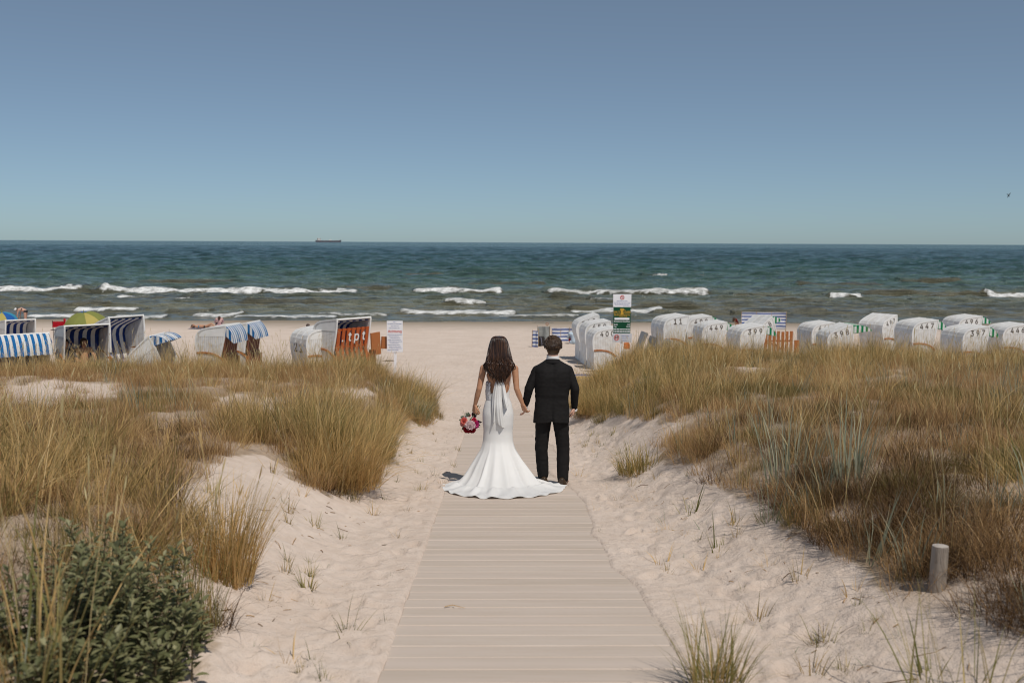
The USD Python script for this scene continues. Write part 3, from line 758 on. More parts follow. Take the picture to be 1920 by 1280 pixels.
obj('crest', xf(extr_xz(crest, -.0185, -.0145), None, (0, 0, px_(586))), M['gold'], gp_)
obj('crest_handle', xf(tube([(.045, -.0165, .10), (.10, -.0165, .10), (.105, -.0165, .04), (.05, -.0165, .0)], .010, 5), None, (0, 0, px_(586))), M['gold'], gp_)
ruled(gp_, [(-.28, .28, px_(588.6), .014), (-.28, .28, px_(590.6), .018), (-.10, .18, px_(592.6), .018)], M['gold'], y=-.0155)
obj('white_strip', box(0, -.0165, px_(597), 28 * S, .005, 4 * S), M['signwhite'], gp_)
text_on(gp_, 'tariff_line', 'Strandkorb & Strandliege', 0, px_(603.3), 2.3 * S, M['signwhite'], w=30 * S, y=-.0155)
text_on(gp_, 'tariff_line', 'Stunde', -11.5 * S, px_(609), 2.2 * S, M['signwhite'], w=7 * S, y=-.0155)
text_on(gp_, 'tariff_line', '3,00', 12.5 * S, px_(609), 2.2 * S, M['signwhite'], w=5 * S, y=-.0155)
text_on(gp_, 'tariff_line', 'Tag', -12.6 * S, px_(613), 2.2 * S, M['signwhite'], w=4.5 * S, y=-.0155)
text_on(gp_, 'tariff_line', '10,00', 11.8 * S, px_(613), 2.2 * S, M['signwhite'], w=7 * S, y=-.0155)
ruled(gp_, [(-.29, .29, px_(616.8), .03), (-.29, .29, px_(621), .03)], M['signwhite'], y=-.0155, seed=5)
obj('ban_ring', xf(tube([p * [1, 1, 1.15] for p in ring(4.3 * S, 1)], .013, 5), None, (-9.5 * S, 0, px_(632.5))), M['signred'], bp_)
obj('ban_bar', xf(box(0, -.019, 0, 8.4 * S, .006, .018), ry(.80), (-9.5 * S, 0, px_(632.5))), M['signred'], bp_)
dog = Polygon([(-.05, -.05), (-.045, .01), (-.06, .03), (-.05, .035), (-.03, .02), (.02, .02), (.04, .05), (.07, .035), (.045, .01), (.04, -.05), (.025, -.05), (.02, -.01), (-.025, -.01), (-.03, -.05)])
obj('dog_silhouette', xf(extr_xz(dog, -.0195, -.0165), None, (-9.5 * S, 0, px_(632.5))), M['signblack'], bp_)
ruled(bp_, [(-.01, .26, px_(629.5), .028), (-.01, .19, px_(633.5), .022), (-.01, .20, px_(638), .024)], M['signblue'], y=-.0175, seed=9)


# ------------------------------------------------------------------ things on the beach
def cloth_sheet(w, h, nu=16, nv=8, sag=.03, seed=0, thick=.004):
    u, v = np.meshgrid(np.linspace(0, 1, nu), np.linspace(0, 1, nv))
    y = sag * (np.sin(u * 9 + seed) * .5 + meshkit.fbm(P3(u * 4, v * 3, seed + .5), 3, seed) - .5)
    p = np.stack([(u - .5) * w, y, v * h], -1).reshape(-1, 3)
    f = grid_faces(nv, nu)
    return np.vstack([p, p + [0, thick, 0]]), np.vstack([f, f[:, ::-1] + len(p)])


def pole(parent, p0, p1, r=.012, m=None, name='pole'):
    obj(name, tube([p0, p1], r, 8), m or M['paleWood'], parent)


M['paleWood'] = mat('pale_pine_pole', (0.46, 0.31, 0.17), (0.40, 0.26, 0.14), 12, 0.7)
M['greytarp'] = mat('grey_green_beach_tarp', (0.36, 0.37, 0.35), (0.30, 0.31, 0.30), 3, 0.9, trans=.2)
M['black'] = mat('black_fabric', (0.022, 0.02, 0.02), (0.035, 0.03, 0.028), 15, 0.85)
M['greybag'] = mat('grey_canvas', (0.25, 0.27, 0.28), (0.20, 0.21, 0.22), 12, 0.9)
M['orangebag'] = mat('bright_orange_plastic', (0.80, 0.22, 0.06), (0.72, 0.18, 0.045), 6, 0.5, trans=.2)
M['red'] = mat('bright_red_cloth', (0.52, 0.008, 0.02), (0.44, 0.006, 0.015), 8, 0.85, trans=.15)
M['yellowcloth'] = mat('pale_yellow_cloth', (0.62, 0.42, 0.16), (0.55, 0.37, 0.14), 6, 0.9)
M['teal'] = mat('turquoise_cloth', (0.05, 0.33, 0.48), (0.04, 0.26, 0.42), 5, 0.85, trans=.2)
M['steel'] = mat('grey_metal', (0.25, 0.24, 0.24), (0.2, 0.19, 0.19), 12, 0.4)
M['pinkcloth'] = mat('pink_mottled_cloth', (0.60, 0.30, 0.27), (0.55, 0.42, 0.38), 14, 0.9)

# windbreak pieces, tarp, rucksack and spade behind the groom
g = on_ground(1003, 651); S = g[1] / FPX
t = thing('windbreak', 'narrow end of a blue and white striped windbreak beside a black rucksack', 'windbreak', g, 0)
obj('cloth', xf(cloth_sheet(13 * S, 31 * S, 8, 10, .06, 3), rz(-.5)), M['wind_stripe'], t)
pole(t, (-6 * S, .05, -.1), (-5 * S, .03, 33 * S), name='pole'); pole(t, (6 * S, -.05, -.1), (6.4 * S, -.05, 36 * S))
g = on_ground(1020, 646)
t = thing('tarp', 'grey beach tarp hanging from two sticks behind the rucksack', 'tarp', g + [0, .4, 0], 0)
obj('cloth', cloth_sheet(25 * S, 34 * S, 20, 10, .12, 5), M['greytarp'], t)
pole(t, (-12.5 * S, 0, -.1), (-12.5 * S, 0, 36 * S)); pole(t, (12 * S, 0, -.1), (12 * S, 0, 36 * S))
g = on_ground(1014, 649)
t = thing('rucksack', 'black rucksack with a grey strap leaning against the tarp', 'rucksack', g, .2)
sh = m3.Manifold.hull(m3.Manifold.batch_boolean([m3.Manifold.sphere(.09, 16).translate(p) for p in ((-.12, 0, .08), (.12, 0, .08), (-.10, 0, .40), (.10, 0, .40), (0, .04, .24))], m3.OpType.Add))
obj('bag', sh, M['black'], t, smooth=True); obj('pocket', box(0, -.095, .18, .20, .06, .20, .02), M['black'], t)
obj('strap', tube([(-.03, -.10, .46), (0, -.135, .30), (.02, -.135, .12), (.03, -.10, .03)], .012, 6), M['greycloth'], t)
d = on_ground(1020, 646)[1] + .8; g = at_dist(1026, d); S2 = d / FPX
hz = (project(g)[1] - 605) * S2
t = thing('spade', 'garden spade with an oval handle stuck upright in the sand', 'spade', g, 0)
obj('shaft', tube([(0, 0, .1), (0, 0, hz - .10)], .016, 8), M['paleWood'], t)
obj('handle', tube([(0, 0, hz - .11), (-.07, 0, hz - .07), (-.085, 0, hz - .03), (0, 0, hz), (.085, 0, hz - .03), (.07, 0, hz - .07), (0, 0, hz - .11)], .016, 6), M['trim'], t)
obj('blade', box(0, 0, .05, .17, .012, .24, .004), M['steel'], t)
g = on_ground(1060, 641); S = g[1] / FPX
t = thing('windbreak', 'long blue and white striped windbreak behind the man in a pale blue shirt', 'windbreak', g + [0, .5, 0], 0)
obj('cloth', cloth_sheet(50 * S, 25 * S, 24, 8, .10, 9), M['wind_stripe'], t)
for x in (-25, -8, 9, 25): pole(t, (x * S, -.02, -.15), (x * S, -.02, (27 if x > -20 else 22) * S))

# striped windbreak, deck chair by chair 498
g = at_dist(1432, 58); S = 58 / FPX; hz = (project(g)[1] - 585) * S
t = thing('windbreak', 'broad blue striped windbreak standing behind chair 498', 'windbreak', g, 0)
a = cloth_sheet(84 * S, hz - .25, 30, 10, .16, 13)
obj('cloth', xf(a, None, (0, 0, .25)), M['wind_stripe'], t)
for x in (-42, -14, 14, 42): pole(t, (x * S, -.02, -.15), (x * S, -.02, hz + .05))
g = at_dist(1394, 56); S = 56 / FPX; DECK = g; zs = .34
t = thing('deck_chair', 'dark red deck chair with a sunbather beside the blue windbreak', 'deck chair', g, 0)
for s in (-.26, .26):
    obj('frame', tube([(-.42, s, zs + .62), (-.12, s, zs + .0), (.55, s, zs + .22)], .018, 6), M['steel'], t)
    obj('leg', tube([(-.30, s, .02), (.05, s, zs + .06)], .016, 6), M['steel'], t); obj('leg', tube([(.40, s, .02), (-.05, s, zs)], .016, 6), M['steel'], t)
obj('backrest', xf(box(0, 0, 0, .70, .50, .02, .005), ry(D(64)), (-.27, 0, zs + .31)), M['darkred'] if 'darkred' in M else M['red'], t)
obj('seat', xf(box(0, 0, 0, .70, .50, .02, .005), ry(D(-18)), (.21, 0, zs + .11)), M['red'], t)

# bags and bits by the price board
g = on_ground(1175, 652, ymin=30); g = at_dist(1176, 35.5)
S = 35.5 / FPX
t = thing('carrier_bag', 'bright orange carrier bag under the price board', 'bag', g + [0, 0, (project(g)[1] - 652) * S], 0)
obj('bag', xf(m3.Manifold.hull(m3.Manifold.batch_boolean([m3.Manifold.sphere(.03, 8).translate(p) for p in ((-.07, 0, 0), (.08, .02, 0), (-.08, 0, .17), (.05, 0, .19), (.09, .05, .12))], m3.OpType.Add))), M['orangebag'], t, smooth=40)
obj('handle', tube([(-.05, 0, .18), (-.02, 0, .25), (.03, 0, .25), (.04, 0, .18)], .007, 5), M['orangebag'], t)
g = at_dist(1253, CH['11'][0][1] - 1.2)
t = thing('beach_bag', 'round grey beach bag leaning on the side of a wicker chair', 'bag', g, .3)
S = g[1] / FPX; zb = (project(g)[1] - 644) * S
ang = np.linspace(0, 2 * math.pi, 25)[:-1]
obj('bag', m3.Manifold.hull(m3.Manifold.batch_boolean([m3.Manifold.sphere(.07, 10).translate((float(.16 * math.cos(a)), 0., float(zb + .15 * math.sin(a)))) for a in ang[::3]], m3.OpType.Add)), M['greybag'], t, smooth=True)
obj('handle', tube([(-.12, -.04, zb + .10), (-.06, -.08, zb + .02), (.06, -.08, zb + .02), (.14, -.04, zb + .12)], .010, 5), M['black'], t)
obj('lower_pouch', box(0, 0, zb * .5, .26, .12, max(zb - .05, .1), .02), M['greybag'], t)
g = on_ground(1097, 714)
t = thing('beach_towel', 'blue and yellow beach towel at the edge of the dune grass', 'towel', g + [0, 0, .06], .1)
gx, gy = np.meshgrid(np.linspace(-.32, .32, 22), np.linspace(-.45, .45, 16))
gz = .05 + .06 * meshkit.fbm(P3(gx * 5, gy * 5, 1.0), 3, 4)
for nm, sel, m in (('yellow_half', gy[:, 0] <= .03, M['yellowcloth']), ('blue_half', gy[:, 0] >= -.03, M['bluecloth'])):
    k = np.where(sel)[0]
    v = np.stack([gx[k], gy[k], gz[k] + (.03 if nm[0] == 'b' else 0)], -1).reshape(-1, 3)
    obj(nm, (v, grid_faces(len(k), 22)), m, t, smooth=True)


# parasols
def parasol(label, px, ytop, d, rad, tilt, cols, spin=0.0):
    g = at_dist(px, d); S = d / FPX
    H = (project(g)[1] - ytop) * S
    t = thing('parasol', label, 'parasol', g, 0)
    rt = rx(tilt)
    n = 8
    for k in range(n):
        a0, a1 = spin + 2 * math.pi * k / n, spin + 2 * math.pi * (k + 1) / n
        u = np.linspace(0.02, 1, 8); w = np.linspace(0, 1, 7)
        U, Wd = np.meshgrid(u, w, indexing='ij')
        A = a0 + (a1 - a0) * Wd
        R_ = rad * np.sin(U * 1.25) / math.sin(1.25) * (1 - .05 * np.sin(Wd * math.pi) * U)
        Zz = rad * .62 * (np.cos(U * 1.25) - 1) / (1 - math.cos(1.25)) - .02 * np.sin(Wd * math.pi) * U
        v = np.stack([R_ * np.cos(A), R_ * np.sin(A), Zz], -1).reshape(-1, 3)
        cp_ = obj('canopy_panel', xf((v, grid_faces(8, 7)), rt, (0, 0, H - .12)), M[cols[k % len(cols)]], t, smooth=True)
        rib = np.stack([R_[:, 0] * math.cos(a0), R_[:, 0] * math.sin(a0), Zz[:, 0] - .01], -1)
        obj('rib', xf(tube(rib, .006, 5), rt, (0, 0, H - .12)), M['steel'], cp_)
    obj('pole', tube([(0, 0, -.2), tuple(rt @ np.array([0, 0, -.35]) + [0, 0, H - .12]), tuple(rt @ np.array([0, 0, .02]) + [0, 0, H - .12])], .016, 8), M['paleWood'], t)
    obj('finial', xf(tube([(0, 0, 0), (0, 0, .06), (0, 0, .12)], [.028, .022, .012], 8), rt, (0, 0, H - .12)), M['olive'], t)
    return t


M['olive'] = mat('olive_green_canvas', (0.26, 0.28, 0.075), (0.23, 0.25, 0.065), 3, 0.8, trans=.25)
M['lime'] = mat('yellow_green_canvas', (0.50, 0.42, 0.12), (0.46, 0.39, 0.11), 3, 0.8, trans=.25)
parasol('olive green and blue parasol open behind the wide beach chair', 158, 580, 41, .92, .30, ['olive', 'lime', 'olive', 'olive', 'bluecloth', 'bluecloth', 'olive', 'olive'], spin=-1.9)
parasol('turquoise and lime parasol cut by the left edge', 4, 580, 44, .62, .2, ['teal', 'teal', 'lime', 'teal', 'bluecloth', 'teal', 'lime', 'bluecloth'])

# red cloth windscreen by the parasol
g = at_dist(110, 44); S = 44 / FPX
t = thing('folding_seat', 'red canvas folding seat left of the olive parasol', 'folding seat', g, .15)
zz = lambda y: (project(g)[1] - y) * S
for x in (-.26, .26): obj('frame', tube([(x * .9, .05, 0), (x, 0, zz(600))], .014, 6), M['black'], t)
obj('back_panel', xf(cloth_sheet(.56, zz(602) - zz(613), 10, 6, .03, 2), None, (0, -.01, zz(613))), M['red'], t)
obj('seat_panel', box(0, -.18, zz(617), .52, .36, .02, .004), M['black'], t)
obj('corner_knot', box(.25, -.01, zz(600), .09, .05, .16, .02), M['red'], t)

# dark weed on the beach
g = on_ground(727, 677)
gs = []
for _ in range(26):
    a, b = random.uniform(-.20, .20), random.uniform(-.10, .10)
    th = random.uniform(-.5, .5)
    gs.append(tube([(a, b, .01), (a + .05 * math.cos(th), b + .05 * math.sin(th), .03), (a + .11 * math.cos(th), b + .1 * math.sin(th), .01)], .008, 4))
M['weed'] = mat('dried_seaweed', (0.13, 0.10, 0.055), (0.09, 0.07, 0.04), 15, 0.9)
o = obj('seaweed_heap', xf(cat_(gs), None, g), M['weed'], label='small dark heap of dried seaweed on bare sand by the notice', cat='seaweed')

# loose slatted panel beside chair 498
_d = 37.0; g = at_dist(1462, _d); S = _d / FPX; zt = (project(g)[1] - 619) * S
t = thing('slatted_panel', 'orange slatted wooden panel standing upright right of chair 399', 'wooden panel', g, .12)
for i in range(7):
    obj('slat', box(-.52 + i * .165, .012 * (i % 2), zt / 2 - .02 - .01 * ((i * 5) % 3), .115, .022, zt, .004), M['trim'], t)
for z in (.18, .55): obj('cross_bar', box(-.02, .034, zt * (z + .15), 1.14, .022, .06), M['trim'], t)
obj('side_board', box(.68, -.03, zt * .36, .20, .03, zt * .72, .004), M['trim'], t)

# ship on the horizon
dsh = 8200.0; S = dsh / FPX
x0 = (616.5 - 960) * S
M['hull'] = mat('ship_hull_grey', (0.13, 0.11, 0.13), (0.11, 0.10, 0.12), .05, 0.7)
M['shipwhite'] = mat('ship_white', (0.75, 0.72, 0.68), (0.7, 0.68, 0.64), .1, 0.6)
t = thing('cargo_ship', 'grey cargo ship with white deckhouse on the horizon', 'ship', (x0, dsh, SEA_Z), 0)
Lh = 47.5 * S
hull = Polygon([(-Lh / 2, 15.5), (-Lh / 2 + 3, 0), (Lh / 2 - 6, 0), (Lh / 2, 17.5), (Lh / 2 - 14, 16), (Lh / 2 - 16, 14), (-Lh / 2 + 44, 13.5)])
obj('hull', extr_xz(hull, -15, 15), M['hull'], t)
for dx, w, z0_, h in ((0, 24, 14, 9), (1, 18, 23, 6), (0, 26, 29, 3)):
    obj('deckhouse', box(-Lh / 2 + 30 + dx, 0, z0_ + h / 2, w, 24, h), M['shipwhite'], t)
obj('funnel', box(-Lh / 2 + 18, 0, 24, 8, 7, 16, 1), M['trim'], t); obj('mast', tube([(-Lh / 2 + 28, 0, 32), (-Lh / 2 + 28, 0, 42)], .8, 6), M['shipwhite'], t)
for dx in (10, 20): obj('deck_crane', box(dx, 0, 17, 9, 8, 8, 1), M['shipwhite'], t)
obj('mast', tube([(Lh / 2 - 14, 0, 14), (Lh / 2 - 14, 0, 27)], .7, 6), M['shipwhite'], t)

# gull
d = 95.0
r = ray(1891.5, 366.5) * d
M['gull'] = mat('grey_feather', (0.10, 0.115, 0.12), (0.14, 0.15, 0.155), 20, 0.8)
def gull_mesh():
    bones = [((0, -.16, 0), .035, (0, .02, .01), .055), ((0, .02, .01), .055, (0, .15, .0), .028), ((0, .15, 0), .028, (0, .24, -.005), .012), ((0, -.16, 0), .034, (0, -.24, .015), .026), ((0, -.24, .015), .024, (0, -.30, .005), .007)]
    for sx in (-1, 1):
        bones += [((sx * .03, -.03, .02), .026, (sx * .22, -.06, .08), .020), ((sx * .22, -.06, .08), .020, (sx * .50, .03, .04), .006),
                  ((sx * .03, .05, .02), .018, (sx * .22, .03, .07), .014), ((sx * .22, .03, .07), .014, (sx * .50, .03, .04), .005)]
    sp = lambda c, r: m3.Manifold.sphere(r, 10).translate([float(k) for k in c])
    return m3.Manifold.batch_boolean([m3.Manifold.hull(sp(a, ra) + sp(b, rb)) for a, ra, b, rb in bones], m3.OpType.Add)
gm = xf(gull_mesh(), ry(-1.15) @ rz(1.2), r)
obj('seagull', gm, M['gull'], label='small dark gull gliding in the blue sky at the right', cat='bird', smooth=40)

# ------------------------------------------------------------------ people
def sph(c, r, n=18): return m3.Manifold.sphere(float(r), n).translate([float(k) for k in c])
def bone(a, ra, b, rb, n=18): return m3.Manifold.hull(sph(a, ra, n) + sph(b, rb, n))


def ell(c, r, rot=None, n=22):
    m = m3.Manifold.sphere(1.0, n).scale([float(k) for k in r])
    if rot is not None: m = m.rotate([float(k) for k in rot])
    return m.translate([float(k) for k in c])


def union(ms): return m3.Manifold.batch_boolean(ms, m3.OpType.Add)


def smooth_mesh(man, edge=.012, it=12, wrinkle=0.0, wscale=(9, 9, 16), seed=0, lamb=.5):
    m = man.refine_to_length(edge).to_mesh()
    t = trimesh.Trimesh(m.vert_properties[:, :3], m.tri_verts, process=True)
    trimesh.smoothing.filter_taubin(t, lamb=lamb, nu=lamb + .03, iterations=it)
    v = np.array(t.vertices)
    if wrinkle:
        n = np.array(t.vertex_normals)
        k = meshkit.fbm(v * np.array(wscale) + seed, 3, seed)
        v = v + n * ((np.abs(k - .5) * 2) ** .8 - .3)[:, None] * wrinkle
    return v, np.array(t.faces)


def hand(wrist, d, palm_n, side, curl=.5, s=1.0, spread=.12):
    """Palm, four fingers of their own lengths and a thumb leaving the palm's side. d: towards the fingertips, palm_n: out of the palm, side: +1/-1 thumb side."""
    d = np.asarray(d, float); d /= np.linalg.norm(d)
    pn = np.asarray(palm_n, float); pn -= d * (pn @ d); pn /= np.linalg.norm(pn)
    lat = np.cross(d, pn) * side
    w = np.asarray(wrist, float)
    P_ = lambda a, b, c: w + s * (d * a + lat * b + pn * c)
    ms = [m3.Manifold.hull(union([sph(P_(.012, .020, 0), .017 * s, 12), sph(P_(.012, -.018, 0), .016 * s, 12), sph(P_(.085, .030, 0), .0125 * s, 12), sph(P_(.078, -.032, 0), .012 * s, 12), sph(P_(.09, 0, -.002), .0125 * s, 12)]))]
    for i, (b, L, r) in enumerate(((.030, .072, .0092), (.010, .080, .0095), (-.011, .074, .0090), (-.031, .058, .0082))):
        base = P_(.083 - .004 * abs(i - 1), b, 0)
        th = 0.0; p = base; r_ = r
        dirb = d + lat * spread * (1 - i) * .35
        for seg in (.46, .31, .25):
            th += curl * (1.0 if seg < .4 else .8)
            q = p + s * L * seg * (dirb * math.cos(th) + pn * math.sin(th))
            ms.append(bone(p, r_ * s, q, r_ * .9 * s, 10)); p = q; r_ *= .9
    b0, b1 = P_(.025, .026, .004), P_(.058, .052, .016)
    b2 = P_(.085, .056, .030)
    ms += [bone(b0, .014 * s, b1, .0115 * s, 10), bone(b1, .0112 * s, b2, .009 * s, 10)]
    return ms


def head(c, face=(0, 1, 0), up=(0, 0, 1), s=1.0):
    """Skull with brow, eye sockets, nose, lips, chin and ears, facing FACE. c: centre of the head, 0.115 m under the crown."""
    f = np.asarray(face, float); f /= np.linalg.norm(f)
    u = np.asarray(up, float); u -= f * (u @ f); u /= np.linalg.norm(u)
    r = np.cross(f, u)
    Q = lambda x, y, z: np.asarray(c, float) + s * (r * x + f * y + u * z)
    ms = [sph(Q(0, -.015, .025), .088 * s), bone(Q(0, .0, .02), .082 * s, Q(0, .02, -.02), .068 * s), bone(Q(0, .035, -.02), .060 * s, Q(0, .052, -.085), .030 * s),
          bone(Q(-.028, .03, -.06), .036 * s, Q(.028, .03, -.06), .036 * s),
          bone(Q(-.034, .075, .022), .012 * s, Q(.034, .075, .022), .012 * s), bone(Q(0, .085, .012), .009 * s, Q(0, .104, -.022), .012 * s),
          bone(Q(-.016, .083, -.050), .0075 * s, Q(.016, .083, -.050), .0075 * s), bone(Q(-.013, .081, -.060), .008 * s, Q(.013, .081, -.060), .008 * s),
          sph(Q(-.032, .072, .002), .011 * s, 10), sph(Q(.032, .072, .002), .011 * s, 10)]
    for k in (-1, 1):
        ms.append(m3.Manifold.hull(union([sph(Q(k * .080, -.004, .018), .011 * s, 10), sph(Q(k * .086, -.016, .008), .011 * s, 10), sph(Q(k * .078, -.002, -.026), .009 * s, 10)])))
    return ms


def loft(rings, close=True):
    """Rings: (n, m, 3) closed loops from one end to the other."""
    r = np.asarray(rings, float); n, m_ = r.shape[:2]
    v = r.reshape(-1, 3); f = grid_faces(n, m_, wrap=True)
    if close:
        v = np.vstack([v, r[0].mean(0), r[-1].mean(0)])
        k = len(v) - 2
        i = np.arange(m_); j = (i + 1) % m_
        f = np.vstack([f, np.stack([np.full(m_, k), j, i], 1), np.stack([np.full(m_, k + 1), (n - 1) * m_ + i, (n - 1) * m_ + j], 1)])
    return v, f


def catmull(P, n):
    """Smooth resampling of a table of ring parameters, first column the station."""
    P = np.asarray(P, float)
    order = 1 if P[-1, 0] > P[0, 0] else -1
    t = P[::order, 0]
    x = np.linspace(t[0], t[-1], n)[::order]
    return np.stack([x] + [PchipInterpolator(t, P[::order, k])(x) for k in range(1, P.shape[1])], 1)


M['suit'] = mat('black_wool_suit', (0.0105, 0.0096, 0.0096), (0.0145, 0.0132, 0.013), 30, 0.8, 0.25, 220, spec=0.18)
M['shirt'] = mat('white_cotton', (0.78, 0.77, 0.76), (0.74, 0.73, 0.72), 20, 0.8)
M['shoe'] = mat('brown_leather', (0.05, 0.030, 0.015), (0.035, 0.02, 0.011), 20, 0.3, spec=0.5)
M['gown'] = mat('ivory_satin_crepe', (0.76, 0.75, 0.735), (0.74, 0.73, 0.71), 6, 0.58, 0.12, 24, spec=0.28, sheen=0.15, trans=.06)
M['lace'] = mat('white_lace', (0.82, 0.83, 0.86), (0.74, 0.73, 0.74), 70, 0.4, 0.8, 110, trans=.2)


def hair_mat(name, a, b, c):
    TONED.add('/World/Looks/' + name)
    n = {'g': ('attribute', {'attribute': 'tone'}), 'r': ('rgb_ramp', {'ramp': [(0, a), (.6, b), (1, c)]}), 'p': ('principled_bsdf', {'roughness': 0.36, 'specular_ior_level': 0.45})}
    return usdkit.material(stage, '/World/Looks/' + name, n, [('g.fac', 'r.fac'), ('r.color', 'p.base_color')], surface='p.BSDF')


M['brownhair'] = hair_mat('dark_brown_hair', (0.014, 0.006, 0.0035), (0.034, 0.0145, 0.0075), (0.085, 0.038, 0.018))
M['chestnut'] = hair_mat('chestnut_hair', (0.022, 0.011, 0.006), (0.045, 0.023, 0.011), (0.12, 0.065, 0.030))


def strands(roots, ctrl, r0, r1, sides=4):
    return cat_([tube(c, np.linspace(r0, r1, len(c)) if np.ndim(r0) == 0 else r0, sides) for c in ctrl])


MD = 11.84                                        # the couple's distance
def ploc(px, py, y, base):
    """A measured picture point at distance y, as an offset from base."""
    return ray(px, py) * y - np.asarray(base, float)


# ---------------------------------------------- the groom
gb = np.array([ray(1035, 700)[0] * MD, MD, float(path_z(MD))])
gm_ = thing('person', 'man in black suit seen from behind, holding the hand of the woman in white', 'person', gb, 0)
L = lambda px, py, dy=0.0: ploc(px, py, MD + dy, gb)
SHz = 1.475
# joints, his left is on the picture's left
ls, le, lw = np.array([-.175, 0, 1.44]), L(992, 728, -.03), L(985.5, 757, .02)
rs, re, rw = np.array([.20, 0, 1.44]), L(1078, 729, -.03), L(1077, 763, .05)
hc = np.array([.012, .035, 1.672])
lfoot, rfoot = L(1018, 898, .10), L(1055, 906, .02)
lk, rk = L(1015, 842, .03), L(1056, 842, .02)
body = head(hc, face=(.05, 1, -.02), s=1.04) + [bone(hc + [0, -.02, -.06], .062, (0, -.005, 1.48), .066),
        ell((0, 0, 1.28), (.17, .105, .22)), ell((0, 0, 1.02), (.155, .10, .18)), ell((0, -.01, .92), (.165, .115, .13)), bone(ls + [.03, 0, -.03], .042, rs + [-.03, 0, -.03], .042),
        bone(ls + [0, 0, -.05], .045, le, .036), bone(le, .036, lw, .027), bone(rs + [0, 0, -.05], .045, re, .036), bone(re, .036, rw, .027),
        bone((-.085, 0, .90), .085, lk, .05), bone(lk, .05, lfoot + [0, 0, .06], .035), bone((.095, 0, .90), .085, rk, .05), bone(rk, .05, rfoot + [0, 0, .06], .035),
        bone(lfoot + [0, 0, .045], .036, lfoot + [-.02, .14, .03], .028), bone(rfoot + [0, 0, .045], .036, rfoot + [.03, .14, .03], .028)]
CLASP = L(985.5, 771, .02)
body += hand(lw, CLASP - lw + np.array([-.01, 0, 0]), (-1, .1, 0), 1, .45)
body += hand(rw, L(1074.5, 776, .05) - rw, (-1, .2, 0), -1, .62)
obj('body', smooth_mesh(union(body), .011, 8), M['skin_pale'], gm_, smooth=True)
# jacket: a lofted trunk and two sleeves
TR = [  # z, half width, half depth, y, x
    (1.525, .075, .075, .0, .004), (1.500, .115, .088, -.002, .006), (1.470, .165, .098, -.004, .008), (1.445, .205, .106, -.006, .010), (1.40, .226, .118, -.010, .010), (1.28, .224, .130, -.014, .006),
    (1.16, .210, .128, -.014, .003), (1.06, .200, .124, -.012, .002), (.96, .206, .130, -.012, .0), (.86, .214, .138, -.016, -.003), (.775, .218, .142, -.018, -.004)]
tb = catmull(TR, 60)
th = np.linspace(0, 2 * np.pi, 72, endpoint=False)
def sup(c, s, p=2.5): return np.sign(c) * np.abs(c) ** (2 / p), np.sign(s) * np.abs(s) ** (2 / p)
cx, cy = sup(np.cos(th), np.sin(th))
rings = []
for z, hw, hd, yo, xo in tb:
    k = 1 + .012 * np.sin(3 * th + z * 22) * sm(1.4, 1.2, z) + .010 * np.sin(th * 2 + z * 60) * np.exp(-((z - 1.08) / .10) ** 2)
    x = xo + hw * cx * k; y = yo + hd * cy * k
    vent = .016 * np.exp(-((x - xo) / .012) ** 2) * (y < 0) * sm(1.02, .84, z) + .005 * np.exp(-((x - xo) / .008) ** 2) * (y < 0)
    blades = -.012 * (np.exp(-((np.abs(x - xo) - .11) / .06) ** 2)) * np.exp(-((z - 1.33) / .10) ** 2) * (y < 0)
    zz = z - .010 * sm(.90, .78, z) * np.cos(th * 2) + .014 * sm(.84, .775, z) * np.exp(-((x - xo) / .03) ** 2) * (y < 0)
    rings.append(np.stack([x, y + vent + blades, np.broadcast_to(zz, x.shape)], 1))
jv, jf = loft(rings)
sleeves = []
for (s_, e_, w_) in ((np.array([-.180, -.008, 1.392]), le, lw), (np.array([.194, -.008, 1.392]), re, rw)):
    sleeves += [bone(s_, .062, s_ * .45 + e_ * .55, .060), bone(s_ * .45 + e_ * .55, .060, e_, .055), bone(e_, .055, w_ * .98 + e_ * .02, .040)]
trunk_ = m3.Manifold(m3.Mesh(jv.astype(np.float32), jf.astype(np.uint32)))
if trunk_.volume() < 0: trunk_ = m3.Manifold(m3.Mesh(jv.astype(np.float32), jf[:, ::-1].astype(np.uint32)))
obj('jacket', smooth_mesh(union([trunk_] + sleeves), .011, 7, .006, (8, 8, 18), 1), M['suit'], gm_, smooth=True)
for (e_, w_) in ((le, lw), (re, rw)):
    dcf = (w_ - e_) / np.linalg.norm(w_ - e_)
    obj('shirt_cuff', tube([w_ + dcf * .02, w_ + dcf * .045], .036, 16), M['shirt'], gm_, smooth=40)
obj('shirt_collar', (lambda r_: loft(r_, True))([np.stack([.006 + a * np.cos(th), -.002 + b * np.sin(th), np.full(72, z) + .006 * np.sin(th)], 1) for z, a, b in ((1.495, .088, .086), (1.52, .080, .082), (1.55, .073, .078), (1.578, .070, .076), (1.572, .062, .066))]), M['shirt'], gm_, smooth=40)
obj('jacket_collar', (lambda r_: loft(r_, True))([np.stack([.006 + a * np.cos(th), -.004 + b * np.sin(th), np.full(72, z) - .02 * np.sin(th)], 1) for z, a, b in ((1.475, .125, .102), (1.495, .105, .096), (1.520, .088, .089), (1.524, .080, .082))]), M['suit'], gm_, smooth=40)
legs = []
for hip, kn, ft, sx in (((-.095, -.008, .86), lk, lfoot, -1), ((.102, -.008, .86), rk, rfoot, 1)):
    hip = np.array(hip); an = ft + [0, -.005, .075]
    legs += [bone(hip, .105, hip * .5 + kn * .5, .088), bone(hip * .5 + kn * .5, .088, kn, .078), bone(kn, .078, kn * .5 + an * .5, .076), bone(kn * .5 + an * .5, .076, an, .070), bone(an, .070, an + [0, .012, -.030], .062)]
legs += [ell((0, -.005, .90), (.195, .128, .12))]
